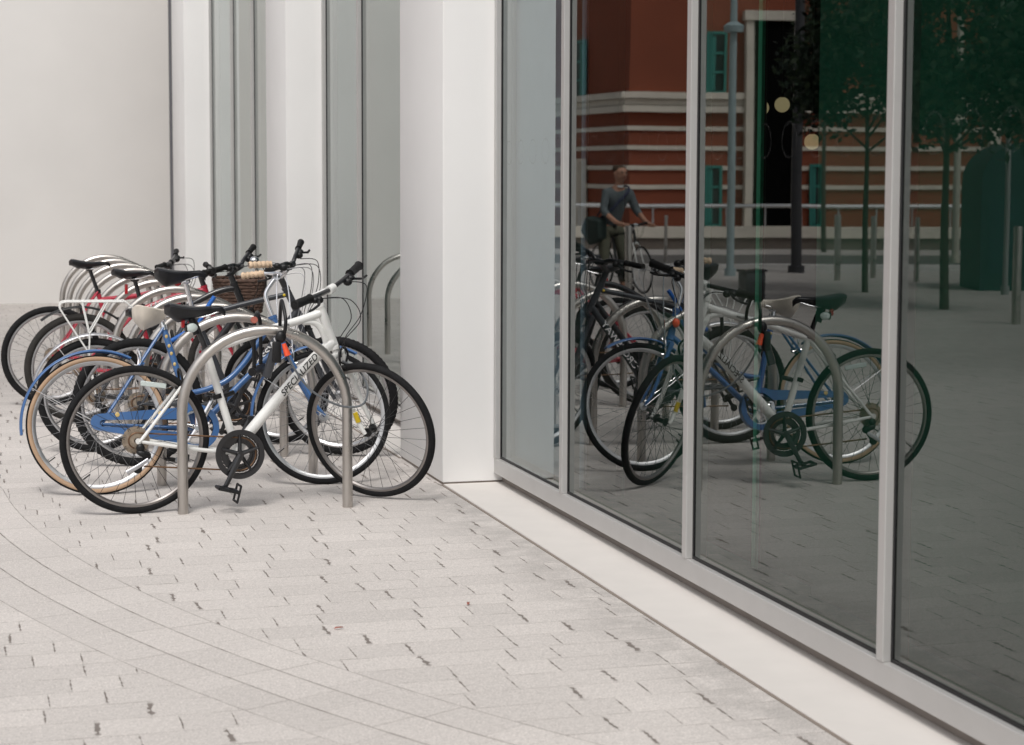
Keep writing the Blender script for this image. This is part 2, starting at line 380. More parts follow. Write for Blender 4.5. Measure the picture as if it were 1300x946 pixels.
bm = bmesh.new(); tube(bm, cat([V3((.80, .872)), V3((.858, .868)), V3((.892, .835)), V3((.915, .775)), V3((.91, .742))]), [.014, .018], 10); link('gusset', bm, MT['white'], A)
d = Vector((.805-.542, 0, .645-.362)).normalized()
text_mesh('lettering', 'SPECIALIZED', .043, MT['ink'], A, Vector((.700, -.0272, .522)), d, (0, -1, 0), .25, .25)
text_mesh('small_lettering', '.com', .02, MT['ink'], A, Vector((.70, -.0195, .852)), Vector((.9, 0, .22)), (0, -1, 0), .2, .03)
bm = bmesh.new(); ring_sweep(bm, (0, 0, 0), .021, rect(.011, .003), n=24)
bmesh.ops.transform(bm, matrix=Matrix.Translation((.386, 0, .535)) @ Matrix.Rotation(radians(-16), 4, 'Y') @ Matrix.Rotation(radians(90), 4, 'X'), verts=bm.verts)
tube(bm, [(.39, .0, .525), (.47, .03, .545)], .012, 8); link('lock_bracket', bm, MT['plastic'], A)
bm = bmesh.new(); cyl(bm, (.268, -.022, .865), (.232, -.022, .86), .02, 14); cyl(bm, (.29, -.01, .83), (.262, -.01, .915), .017, 12); lr = link('rear_light', bm, MT['plastic'], A)
bm = bmesh.new(); blob(bm, (.262, -.035, .862), (.028, .012, .022), 12); link('light_lens', bm, MT['lens'], lr)
bm = bmesh.new(); box(bm, (.215, -.03, .862), (.232, -.005, .90)); bevel(bm, .003); link('reflector', bm, MT['redlens'], A)
for k, (wx, an) in enumerate(((0, -118), (1.135, -25))):
    bm = bmesh.new(); ring_sweep(bm, (wx, -.0135, .346), .331, rect(.0008, .0045), radians(an), radians(an+7), n=8); xf(bm, AM if k else None)
    link('tyre_flash', bm, MT['redlens'], A)
    bm = bmesh.new(); ring_sweep(bm, (wx, -.0135, .346), .331, rect(.0008, .0032), radians(an+8), radians(an+19), n=8); xf(bm, AM if k else None)
    link('tyre_marking', bm, MT['letter'], A)
bm = bmesh.new(); tube(bm, [(1.02, -.058, .62), (1.065, -.062, .50), (1.075, -.062, .47)], .0125, 8); xf(bm, AM); link('fork_band', bm, MT['white'], A)
bm = bmesh.new(); tube(bm, [(1.085, -.056, .452), (1.102, -.056, .405)], .0123, 8); xf(bm, AM); link('fork_decal', bm, MT['yellow'], A)
bm = bmesh.new(); tube(bm, cat([(.045, -.085, .262), (.0, -.088, .235), (-.055, -.085, .205)]), [.008, .011], 8, sy=.35); link('derailleur_cage', bm, MT['silver'], A)
bm = bmesh.new(); box(bm, (-.06, -.004, -.012), (.06, .004, .012)); bevel(bm, .003); bmesh.ops.transform(bm, matrix=Matrix.Translation((.085, -.012, .60)) @ Matrix.Rotation(radians(9), 4, 'Y'), verts=bm.verts); link('wheel_reflector', bm, MT['lens'], A)
# the lock on the hoop and its cable
bm = bmesh.new(); cx = 1.40
box(bm, (1.37, 8.70, .70), (1.41, 8.735, .80)); bevel(bm, .008, 2); blob(bm, (1.41, 8.72, .82), (.026, .02, .03), 12)
tube(bm, cat([(1.425, 8.72, .83), (1.43, 8.70, .90), (1.425, 8.78, .985), (1.43, 8.86, .90), (1.43, 8.87, .80)]), .0085, 10)
LK = link('cable_lock', bm, MT['plastic']); tag(LK, 'black padlock with grey cable hanging from the nearest steel hoop through the white bicycle', 'bike lock')
bm = bmesh.new(); tube(bm, [(1.42, 8.70, .79), (1.438, 8.695, .735)], [.010, .016], 10); link('orange_sleeve', bm, MT['orange'], LK)
bm = bmesh.new(); tube(bm, cat([(1.436, 8.70, .74), (1.47, 8.69, .67), (1.53, 8.69, .585), (1.62, 8.69, .52), (1.72, 8.70, .485), (1.80, 8.71, .50), (1.835, 8.80, .57), (1.81, 8.9, .64), (1.74, 8.93, .68)]), .0052, 8)
link('cable', bm, mat('grey_cable', (.12, .13, .14), .3), LK)
bm = bmesh.new(); tube(bm, [(1.385, 8.74, .765), (1.345, 8.745, .63)], .021, 8, sy=.6); link('lock_sleeve', bm, MT['grey'], LK)

# ---- B: blue step-through ------------------------------------------------------
B_, BM, BF = make_bike('bicycle', (.624, 9.428), 1.3, 'blue step-through town bicycle with cream saddle, blue mudguards and cork grips', dict(
    R=.345, wb=1.135, lean=12, bb=(.482, .309), st_top=(.34, .822), ht_bot=(.945, .705), ht_top=(.895, .868), paint='blue', steer=-4,
    tt=[(.90, .842), (.828, .752), (.742, .636), (.66, .555), (.575, .515), (.505, .495), (.43, .485)], ttr=.0145,
    dt=[(.935, .725), (.71, .521), (.573, .385), (.50, .315)], dtr=.016, stem_pts=[(.895, .87), (.872, .94), (.868, .995)], stem=(.145, .075), stem_rise=.045, stem_m='chrome',
    bar_m='chrome', bar_w=.40, bar=[(0, 0, 0), (.03, .12, .005), (.035, .4, .02), (-.03, .78, .04), (-.16, .98, .035)], grip_m='cork', grip_l=.12,
    saddle=(.308, .920), post_top=(.33, .86), sl=.24, sw=.21, saddle_m='cream', sth=.11, post_m='chrome', crank_m='chrome', rings=[.088], crank=60, derail=False, chain=False,
    cogs=[.034], cable_m='spoke', brake_m='chrome', fr=.011,
    wheel=dict(tw=.0165, rim='rim', spoke='spoke'), rwheel=dict(tan=True)))
arc_guard((0, 0, .345), .364, 62, 186, .028, B_, MT['blue']); arc_guard((1.135, 0, .345), .364, 60, 182, .028, B_, MT['blue'], BM)
bm = bmesh.new(); o_, i_ = [], []
def hs(off):
    r = .104+off; P = []
    for k in range(25): a = radians(118-k*(118+140)/24); P.append((.473+r*cos(a), .309+r*sin(a)))
    for k in range(9): a = radians(-100-k*160/8); P.append((.0+(.028+off)*cos(a), .352+(.028+off)*sin(a)))
    return P
out = hs(.012); y0, y1 = -.078, -.038
vo = [[bm.verts.new((p[0], y, p[1])) for p in out] for y in (y0, y1)]
n_ = len(out)
for k in range(n_): bm.faces.new((vo[0][k], vo[0][(k+1) % n_], vo[1][(k+1) % n_], vo[1][k]))
inn = []                                               # the flat flange with the round window
for k in range(25): a = radians(118-k*(118+140)/24); inn.append((.473+.086*cos(a), .309+.086*sin(a)))
for k in range(9): a = radians(-100-k*160/8); inn.append((.02+.016*cos(a), .345+.016*sin(a)))
inn[0] = (.40, .352); inn[24] = (.385, .29)
vi = [bm.verts.new((p[0], y0, p[1])) for p in inn]
for k in range(n_): bm.faces.new((vo[0][k], vo[0][(k+1) % n_], vi[(k+1) % n_], vi[k]))
cg = link('chain_guard', bm, MT['blue'], B_)
for x in (.09, .3): bm = bmesh.new(); blob(bm, (x, -.079, .385), (.012, .002, .012), 10); link('guard_badge', bm, MT['gold'], cg)
for t in (.2, .42, .6, .85):
    bm = bmesh.new(); p = V3((.34, .819))*(1-t)+V3((.396, .602))*t; blob(bm, p+Vector((0, -.015, 0)), (.008, .004, .01), 8); link('seat_tube_badge', bm, MT['gold'], B_)
bm = bmesh.new(); tube(bm, cat([(.925, -.03, 1.08), (.915, -.035, .96), (.92, -.03, .75)]), .0035, 6); link('brake_rod', bm, MT['chrome'], B_)
bm = bmesh.new(); tube(bm, cat([(.965, -.03, 1.09), (.98, -.035, .96), (.985, -.03, .71)]), .0035, 6); link('brake_rod', bm, MT['chrome'], B_)
UL = empty('u_lock', (1.405, 9.42, .60), 'black U-lock with rosy round end hanging over the tubes of the blue bicycle', 'bike lock')
bm = bmesh.new(); tube(bm, cat([(-.03, -.09, .0), (-.03, -.09, .2), (-.02, -.07, .26), (0, 0, .285), (.02, .07, .26), (.03, .09, .2), (.03, .09, 0)]), .010, 10); link('shackle', bm, MT['plastic'], UL)
bm = bmesh.new(); tube(bm, [(-.045, -.12, .0), (.045, .12, .0)], .021, 12); link('crossbar', bm, MT['plastic'], UL)
bm = bmesh.new(); tube(bm, [(-.03, -.085, .255), (-.03, -.11, .258)], .017, 14); link('end_cap', bm, mat('rosy_plastic', (.4, .12, .09), .4), UL)
bm = bmesh.new(); blob(bm, (.92, -.045, .79), (.022, .02, .026), 12); link('front_light', bm, MT['orange'], B_)

# ---- C: dark grey with white word ----------------------------------------------
C_, CM, CF = make_bike('bicycle', (.892, 10.345), .7, 'dark grey trekking bicycle with white word on its down tube and silver seat post', dict(
    R=.346, wb=1.098, bb=(.52, .315), st_top=(.30, .845), ht_bot=(.885, .80), ht_top=(.81, .955), paint='grey', steer=-30,
    tt=[(.825, .92), (.555, .862), (.31, .80)], ttr=.015, dt=[(.87, .82), (.66, .54), (.53, .335)], dtr=.021,
    stem=(.075, .075), stem_rise=.03, bar_w=.62, bar=[(0, 0, 0), (0, .08, .0), (.0, .3, .035), (-.035, 1, .05)], saddle=(.235, 1.058), post_top=(.262, .995), sl=.275, sw=.175, sth=.09, post_m='chrome',
    wheel=dict(tw=.024, knob=True, tyre='tyre'), crank=70, fr=.014))
text_mesh('lettering', 'CROSSWAY', .05, MT['letter'], C_, Vector((.612, -.0225, .452)), Vector((.21, 0, .28)), (0, -1, 0), .1, .34)
bm = bmesh.new(); blob(bm, (.80, -.016, .915), (.008, .006, .008), 8); link('yellow_cap', bm, MT['yellow'], C_)
bm = bmesh.new(); tube(bm, cat([(.177, -.05, .678), (.25, -.055, .72), (.314, -.05, .758), (.37, -.045, .85), (.414, -.04, .914)]), .012, 10)
link('cable_lock', bm, MT['bright_blue'], C_)
bm = bmesh.new(); blob(bm, (.22, -.0, .985), (.02, .016, .014), 10); link('reflector', bm, MT['redlens'], C_)
bm = bmesh.new(); tube(bm, [(.55, -.01, .50), (.62, -.01, .60)], .03, 12); link('seat_tube_pump', bm, MT['plastic'], C_)

# ---- F: black bicycle with white carrier and silver mudguard ---------------------
F_, FM, FF = make_bike('bicycle', (.705, 10.93), -.3, 'black bicycle with thin white rear carrier, silver mudguard and brass bell', dict(
    R=.325, wb=1.03, bb=(.43, .28), st_top=(.30, .72), ht_bot=(.85, .80), ht_top=(.79, .955), paint='black', steer=-32,
    tt=[(.80, .925), (.65, .885), (.32, .70)], ttr=.018, dt=[(.84, .81), (.62, .52), (.44, .30)], dtr=.021,
    stem=(.05, .06), stem_rise=.03, bar_w=.6, bar=[(0, 0, 0), (0, .08, 0), (.0, .3, .03), (-.03, 1, .045)], saddle=(.30, .80), sl=.25, wheel=dict(tw=.022), crank=20, brakes=True))
arc_guard((0, 0, .325), .343, 35, 165, .027, F_, MT['silver'])
bm = bmesh.new()
for s in (-1, 1):
    y = s*.055
    tube(bm, cat([(.30, y, .74), (.18, y, .85), (.155, y, .857)], 4), .0048, 8)
    tube(bm, [(.16, y, .857), (0, y, .859), (-.155, y, .86)], .0052, 8); tube(bm, cat([(-.155, y, .86), (-.182, y, .852), (-.187, y, .83), (-.17, y, .79), (-.035, y*1.1, .572)], 5), .0048, 8)
    tube(bm, [(-.065, y, .859), (-.028, y*1.05, .68)], .0045, 8); tube(bm, [(.075, y, .858), (-.028, y*1.05, .68)], .0045, 8); tube(bm, [(-.028, y*1.05, .68), (-.033, y*1.1, .57), (0, y*1.15, .33)], .0048, 8)
for x in (-.155, -.05, .06, .155): tube(bm, [(x, -.055, .859), (x, .055, .859)], .0042, 8)
link('luggage_rack', bm, MT['white'], F_)
bm = bmesh.new(); blob(bm, (.885, .09, 1.075), (.028, .028, .02), 14); cyl(bm, (.885, .09, 1.03), (.885, .09, 1.075), .01, 8); xf(bm, FM); link('bell', bm, MT['chrome'], F_)

# ---- D: red bicycle with wicker basket ------------------------------------------
D_, DM, DF = make_bike('bicycle', (.703, 12.30), 1.47, 'red bicycle with brown wicker front basket, clip-on black mudguard and red tail light', dict(
    R=.348, wb=1.03, bb=(.45, .29), st_top=(.392, .735), ht_bot=(.84, .70), ht_top=(.79, .86), paint='red', steer=-10,
    tt=[(.80, .835), (.62, .795), (.40, .715)], ttr=.02, dt=[(.835, .715), (.66, .53), (.46, .31)], dtr=.02,
    stem=(.05, .06), stem_rise=.03, bar_w=.54, saddle=(.34, .965), post_top=(.35, .905), sl=.275, sw=.16, wheel=dict(tw=.024, tyre='tyre_grey'), crank=-30))
arc_guard((0, 0, .348), .385, 50, 128, .03, D_, MT['plastic'], stays=False)
bm = bmesh.new(); box(bm, (.285, -.015, .815), (.305, .015, .88)); bevel(bm, .004, 2); link('tail_light', bm, MT['redlens'], D_)
text_mesh('lettering', '////', .05, MT['letter'], D_, Vector((.44, -.0215, .712)), Vector((.2, 0, .075)), (0, -1, 0), 0, .12)
bm = bmesh.new(); NB = 11
for i in range(NB):
    z = .70+.205*i/(NB-1); f = .82+.18*i/(NB-1); P = []
    for k in range(44):
        a = 2*pi*k/44; ca, sa = cos(a), sin(a); sx = math.copysign(abs(ca)**.45, ca)*.165*f; sy = math.copysign(abs(sa)**.45, sa)*.125*f
        w = 1+.03*(1 if (k+i) % 2 else -1); P.append((1.02+sx*w, sy*w, z))
    tube(bm, P, .0105, 6, closed=True)
for k in range(22):
    a = 2*pi*k/22; ca, sa = cos(a), sin(a); q = []
    for z, f in ((.695, .82), (.91, 1.0)): q.append((1.02+math.copysign(abs(ca)**.45, ca)*.165*f, math.copysign(abs(sa)**.45, sa)*.125*f, z))
    tube(bm, q, .006, 6)
box(bm, (.90, -.1, .69), (1.14, .1, .70)); xf(bm, DM); link('basket', bm, MT['wicker'], D_)

# ---- E: farthest red bicycle ------------------------------------------------------
E_, EM, EF = make_bike('bicycle', (.572, 13.30), 3.9, 'farthest red bicycle, all black seat post and saddle, nearest the pale back wall', dict(
    R=.34, wb=1.04, bb=(.449, .291), st_top=(.315, .775), ht_bot=(.86, .70), ht_top=(.80, .85), paint='red', steer=-25,
    tt=[(.81, .80), (.62, .745), (.33, .715)], ttr=.019, dt=[(.85, .715), (.66, .53), (.46, .31)], dtr=.021,
    stem=(.07, .06), stem_rise=.04, bar_w=.58, saddle=(.265, .985), post_top=(.262, .93), sl=.28, sw=.15, wheel=dict(tw=.023, tyre='tyre'), crank=10))

# ------------------------------------------------------------------ hoop racks
LX, LY, RX, RY, DX, DY, HT = .958, 8.78, 1.730, 8.76, -.0116, .8537, .875
ords = ['nearest', 'second nearest', 'third nearest', 'fourth nearest', 'fifth nearest', 'middle', 'sixth from the back wall end, just past the middle', 'fourth from the back wall end', 'third from the back wall end', 'second from the back wall end', 'farthest']
labs = ['nearest brushed steel hoop rack, in front of the white bicycle', 'second nearest steel hoop rack, between the blue bicycle and the dark grey one',
        'third nearest steel hoop rack, just behind the dark grey bicycle', 'fourth nearest steel hoop rack, behind the bicycle with the white carrier',
        'fifth nearest steel hoop rack, just in front of the bicycle with the wicker basket', 'sixth nearest steel hoop rack, in front of the farthest red bicycle',
        'seventh nearest steel hoop rack, first empty one behind the farthest red bicycle', 'fourth steel hoop rack counted from the pale back wall', 'third steel hoop rack counted from the pale back wall',
        'second steel hoop rack counted from the pale back wall', 'farthest steel hoop rack, closest to the pale back wall']
for k in range(11):
    lx, ly, rx, ry = LX+DX*k, LY+DY*k, RX+DX*k, RY+DY*k
    w = rx-lx; R = w/2; zc = HT-.025-R*.98; bm = bmesh.new()
    pts = [(-R, 0, -.02), (-R, 0, zc*.5), (-R, 0, zc)]
    for i in range(1, 24): a = pi-pi*i/24; pts.append((R*cos(a), 0, zc+R*.98*sin(a)))
    pts += [(R, 0, zc), (R, 0, zc*.5), (R, 0, -.02)]
    tube(bm, pts, .0245, 16)
    o = link('bike_rack', bm, MT['steel'], None, loc=((lx+rx)/2, (ly+ry)/2, 0)); o.rotation_euler = (0, 0, math.atan2(ry-ly, rx-lx))
    tag(o, labs[k], 'bike rack', 'steel hoop racks in a row along the building')

# ------------------------------------------------------------------ ground
def ground_material():
    m = bpy.data.materials.new('concrete_pavers'); m.use_nodes = True; nt = m.node_tree; L = nt.links
    def val(x, s):
        if isinstance(x, (int, float)): s.default_value = x
        else: L.new(x, s)
    def mt(op, a, b=0.0, c=0.0):
        n = nt.nodes.new('ShaderNodeMath'); n.operation = op; val(a, n.inputs[0]); val(b, n.inputs[1]); val(c, n.inputs[2]); return n.outputs[0]
    def mixf(f, a, b): return mt('ADD', mt('MULTIPLY', a, mt('SUBTRACT', 1.0, f)), mt('MULTIPLY', b, f))
    tc = nt.nodes.new('ShaderNodeTexCoord'); sp = nt.nodes.new('ShaderNodeSeparateXYZ'); L.new(tc.outputs['Object'], sp.inputs[0]); X, Y = sp.outputs[0], sp.outputs[1]
    def noise(sc, det=3, vec=None, dist=0):
        n = nt.nodes.new('ShaderNodeTexNoise'); n.inputs['Scale'].default_value = sc; n.inputs['Detail'].default_value = det; n.inputs['Distortion'].default_value = dist
        L.new(vec or tc.outputs['Object'], n.inputs['Vector']); return n.outputs['Fac']
    wob = mt('MULTIPLY', mt('SUBTRACT', noise(6, 2), .5), .012)
    dx = mt('ADD', mt('SUBTRACT', X, 10.47), mt('MULTIPLY', mt('MAXIMUM', mt('SUBTRACT', Y, 9.7), 0.0), .10)); dy = mt('MINIMUM', mt('SUBTRACT', Y, 10.2), 0.0)
    rad = mt('SQRT', mt('ADD', mt('MULTIPLY', dx, dx), mt('MULTIPLY', dy, dy)))
    inr = mt('MULTIPLY', mt('GREATER_THAN', rad, 10.31), mt('LESS_THAN', rad, 10.81))
    v = mixf(inr, mt('DIVIDE', mt('ADD', Y, wob), .165), mt('DIVIDE', mt('SUBTRACT', mt('ADD', rad, mt('MULTIPLY', wob, .4)), 10.31), .16667))
    u = mixf(inr, X, mt('MULTIPLY', mt('ARCTAN2', dy, mt('MULTIPLY', dx, -1)), 10.5))
    row = mt('FLOOR', v); fv = mt('FRACT', v); rid = mt('ADD', row, mt('MULTIPLY', inr, 317.0))
    wn = nt.nodes.new('ShaderNodeTexWhiteNoise'); wn.noise_dimensions = '1D'; L.new(rid, wn.inputs['W']); rnd = wn.outputs['Value']
    u2 = mt('ADD', mt('ADD', mt('DIVIDE', mt('ADD', u, wob), .235), mt('MULTIPLY', rnd, 7.3)), mt('MULTIPLY', mt('SINE', mt('ADD', mt('MULTIPLY', u, 9.0), mt('MULTIPLY', rnd, 40))), .28))
    cell = mt('FLOOR', u2); fu = mt('FRACT', u2)
    dv = mt('MULTIPLY', mt('MINIMUM', fv, mt('SUBTRACT', 1.0, fv)), .165); du = mt('MULTIPLY', mt('MINIMUM', fu, mt('SUBTRACT', 1.0, fu)), .235)
    def sstep(x, lo, hi):
        n = nt.nodes.new('ShaderNodeMapRange'); n.interpolation_type = 'SMOOTHSTEP'; val(x, n.inputs[0]); val(lo, n.inputs[1]); val(hi, n.inputs[2]); n.inputs[3].default_value = 1; n.inputs[4].default_value = 0; return n.outputs[0]
    n1 = noise(9, 3); n2 = noise(34, 5)
    hw = mt('MAXIMUM', .0012, mt('MULTIPLY', mt('SUBTRACT', n2, .35), .025))
    head = mt('MULTIPLY', mt('MULTIPLY', sstep(du, mt('MULTIPLY', hw, .6), hw), mt('SUBTRACT', 1.0, inr)), mt('SUBTRACT', 1.0, mt('MULTIPLY', sstep(dv, mt('MULTIPLY', n2, .02), mt('ADD', .012, mt('MULTIPLY', n2, .04))), .8)))
    headr = mt('MULTIPLY', mt('MULTIPLY', sstep(du, .001, .003), inr), .3)
    lw = mt('MAXIMUM', .0008, mt('MULTIPLY', mt('SUBTRACT', n1, .3), .007))
    lng = mt('MULTIPLY', sstep(dv, mt('MULTIPLY', lw, .4), lw), mt('ADD', .42, mt('MULTIPLY', mt('SUBTRACT', n1, .42), 2.4)))
    edge = mt('MULTIPLY', sstep(dv, .0012, mt('ADD', .003, mt('MULTIPLY', n2, .005))), mt('MULTIPLY', inr, mt('ADD', .1, mt('MULTIPLY', n1, .85))))
    joint = mt('MINIMUM', 1.0, mt('MAXIMUM', mt('MAXIMUM', mt('MULTIPLY', head, .85), headr), mt('MAXIMUM', mt('MAXIMUM', lng, 0.0), edge)))
    cv = nt.nodes.new('ShaderNodeCombineXYZ'); L.new(cell, cv.inputs[0]); L.new(rid, cv.inputs[1])
    w2 = nt.nodes.new('ShaderNodeTexWhiteNoise'); w2.noise_dimensions = '2D'; L.new(cv.outputs[0], w2.inputs['Vector'])
    tone = mt('ADD', .925, mt('MULTIPLY', w2.outputs['Value'], .10))
    gr = noise(150, 3); gr2 = noise(48, 5)
    tone = mt('MULTIPLY', tone, mt('ADD', .45, mt('MULTIPLY', gr, 1.05)))
    tone = mt('MULTIPLY', tone, mt('ADD', .78, mt('MULTIPLY', gr2, .42)))
    blot = noise(.7, 5); tone = mt('MULTIPLY', tone, mt('ADD', .86, mt('MULTIPLY', blot, .26)))
    # dust and damp staining along the sill; paving darker towards the back wall
    st = mt('MULTIPLY', sstep(mt('SUBTRACT', 2.32, X), .05, .42), sstep(n1, .35, .75)); st = mt('MULTIPLY', st, mt('LESS_THAN', X, 2.33))
    tone = mt('MULTIPLY', tone, mt('SUBTRACT', 1.0, mt('MULTIPLY', st, .22)))
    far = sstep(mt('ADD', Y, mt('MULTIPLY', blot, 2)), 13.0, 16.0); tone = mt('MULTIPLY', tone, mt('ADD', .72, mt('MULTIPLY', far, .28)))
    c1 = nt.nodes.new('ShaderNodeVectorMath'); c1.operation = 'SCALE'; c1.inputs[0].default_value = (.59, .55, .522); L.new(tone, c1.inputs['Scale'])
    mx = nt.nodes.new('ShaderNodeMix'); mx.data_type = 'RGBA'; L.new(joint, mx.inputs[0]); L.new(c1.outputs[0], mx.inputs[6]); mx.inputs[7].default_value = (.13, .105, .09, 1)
    b = nt.nodes['Principled BSDF']; L.new(mx.outputs[2], b.inputs['Base Color']); b.inputs['Roughness'].default_value = .85
    h = mt('SUBTRACT', mt('MULTIPLY', gr2, .25), joint)
    bp = nt.nodes.new('ShaderNodeBump'); bp.inputs['Strength'].default_value = .5; bp.inputs['Distance'].default_value = .004; L.new(h, bp.inputs['Height']); L.new(bp.outputs[0], b.inputs['Normal'])
    return m
bm = bmesh.new(); v = [bm.verts.new(p) for p in ((-250, -250, 0), (250, -250, 0), (250, 250, 0), (-250, 250, 0))]; bm.faces.new(v)
tag(link('ground', bm, ground_material(), None, False), 'pale concrete pavers of the plaza with dark open joints', kind='structure')

# ------------------------------------------------------------------ building
WALL = mat('white_render', (.82, .81, .80), .8, var=.035, vscale=1.1, bump=.12, bscale=30)
BACKW = mat('pale_grey_render', (.75, .735, .715), .85, var=.05, vscale=.7, bump=.1, bscale=25)
STONE = mat('cream_stone_sill', (.64, .605, .575), .6, var=.035, vscale=6, bump=.1, bscale=60)
ALU = mat('grey_aluminium', (.50, .49, .48), .42, .35, var=.03)
ALU2 = mat('recessed_base_metal', (.27, .235, .21), .6, .2, var=.1)
GASK = mat('black_gasket', (.008, .008, .009), .5)
TOPZ = 7.0
def slab(name, a, b, m, label, cat_, parent=None, bev=.006, group=None):
    c = ((a[0]+b[0])/2, (a[1]+b[1])/2, 0); bm = bmesh.new(); box(bm, (a[0]-c[0], a[1]-c[1], a[2]), (b[0]-c[0], b[1]-c[1], b[2])); bevel(bm, bev, 2)
    o = link(name, bm, m, parent, True, loc=c)
    if label: tag(o, label, cat_, group)
    if name == 'pier':
        bm = bmesh.new(); box(bm, (a[0]-c[0]+.005, a[1]-c[1]+.005, -.05), (b[0]-c[0]-.005, b[1]-c[1]-.005, .0115)); link('base_joint', bm, mat('brown_joint', (.24, .20, .17), .9), o, False)
    return o
XO = 2.323
slab('pier', (XO, 9.275, .012), (3.25, 10.245, TOPZ), WALL, 'widest white rendered pier, nearest the camera beside the tall windows', 'wall pier', group='white piers of the facade')
slab('pier', (XO, 14.06, .012), (2.95, 15.01, TOPZ), WALL, 'middle white rendered pier between two strips of grey glazing', 'wall pier', group='white piers of the facade')
slab('pier', (XO, 20.72, .012), (2.95, 21.92, TOPZ), WALL, 'farthest white rendered pier, next to the pale back wall', 'wall pier', group='white piers of the facade')
bm = bmesh.new(); box(bm, (2.292, 21.93, -.02), (2.322, 21.99, TOPZ)); tag(link('joint_strip', bm, mat('dark_joint', (.1, .1, .11), .6), None, False), 'thin dark vertical joint at the far edge of the farthest pier', 'joint strip')  # dark strip stands in for the shade of the gap behind the pier
slab('back_wall', (-1.5, 24.25, -.05), (3.6, 34, 9.0), BACKW, 'plain pale grey rendered wall closing the yard behind the hoop racks', 'wall', bev=.01)
slab('facade_return', (2.62, 21.92, -.05), (3.6, 24.25, TOPZ), ALU2, 'dark recess panel between the farthest pier and the pale back wall', 'wall')

def glass_material(tint=(.52, .68, .62)):
    m = bpy.data.materials.new('tinted_window_glass'); m.use_nodes = True; nt = m.node_tree; nt.nodes.clear(); L = nt.links
    out = nt.nodes.new('ShaderNodeOutputMaterial'); tr = nt.nodes.new('ShaderNodeBsdfTransparent'); tr.inputs[0].default_value = (*tint, 1)
    gl = nt.nodes.new('ShaderNodeBsdfGlossy'); gl.inputs['Roughness'].default_value = 0.0; gl.inputs['Color'].default_value = (.95, .99, .98, 1)
    tcg = nt.nodes.new('ShaderNodeTexCoord'); ng = nt.nodes.new('ShaderNodeTexNoise'); ng.inputs['Scale'].default_value = 1.1; ng.inputs['Detail'].default_value = 1; L.new(tcg.outputs['Object'], ng.inputs['Vector'])
    bg_ = nt.nodes.new('ShaderNodeBump'); bg_.inputs['Distance'].default_value = .0005; bg_.inputs['Strength'].default_value = 1; L.new(ng.outputs['Fac'], bg_.inputs['Height']); L.new(bg_.outputs[0], gl.inputs['Normal'])
    fr = nt.nodes.new('ShaderNodeFresnel'); fr.inputs[0].default_value = 1.52
    a = nt.nodes.new('ShaderNodeMath'); a.operation = 'MULTIPLY'; a.inputs[1].default_value = 2; L.new(fr.outputs[0], a.inputs[0])
    b = nt.nodes.new('ShaderNodeMath'); b.operation = 'ADD'; b.inputs[1].default_value = 1; L.new(fr.outputs[0], b.inputs[0])
    c = nt.nodes.new('ShaderNodeMath'); c.operation = 'DIVIDE'; L.new(a.outputs[0], c.inputs[0]); L.new(b.outputs[0], c.inputs[1])
    e_ = nt.nodes.new('ShaderNodeMath'); e_.operation = 'MULTIPLY'; e_.inputs[1].default_value = 1.0; e_.use_clamp = True; L.new(c.outputs[0], e_.inputs[0])
    mx = nt.nodes.new('ShaderNodeMixShader'); L.new(e_.outputs[0], mx.inputs[0]); L.new(tr.outputs[0], mx.inputs[1]); L.new(gl.outputs[0], mx.inputs[2]); L.new(mx.outputs[0], out.inputs[0])
    return m
GLASS = glass_material()
DEC = bpy.data.materials.new('etched_ring'); DEC.use_nodes = True
nt = DEC.node_tree; bs = nt.nodes['Principled BSDF']; bs.inputs['Base Color'].default_value = (.5, .5, .5, 1); bs.inputs['Alpha'].default_value = .018; bs.inputs['Roughness'].default_value = .6
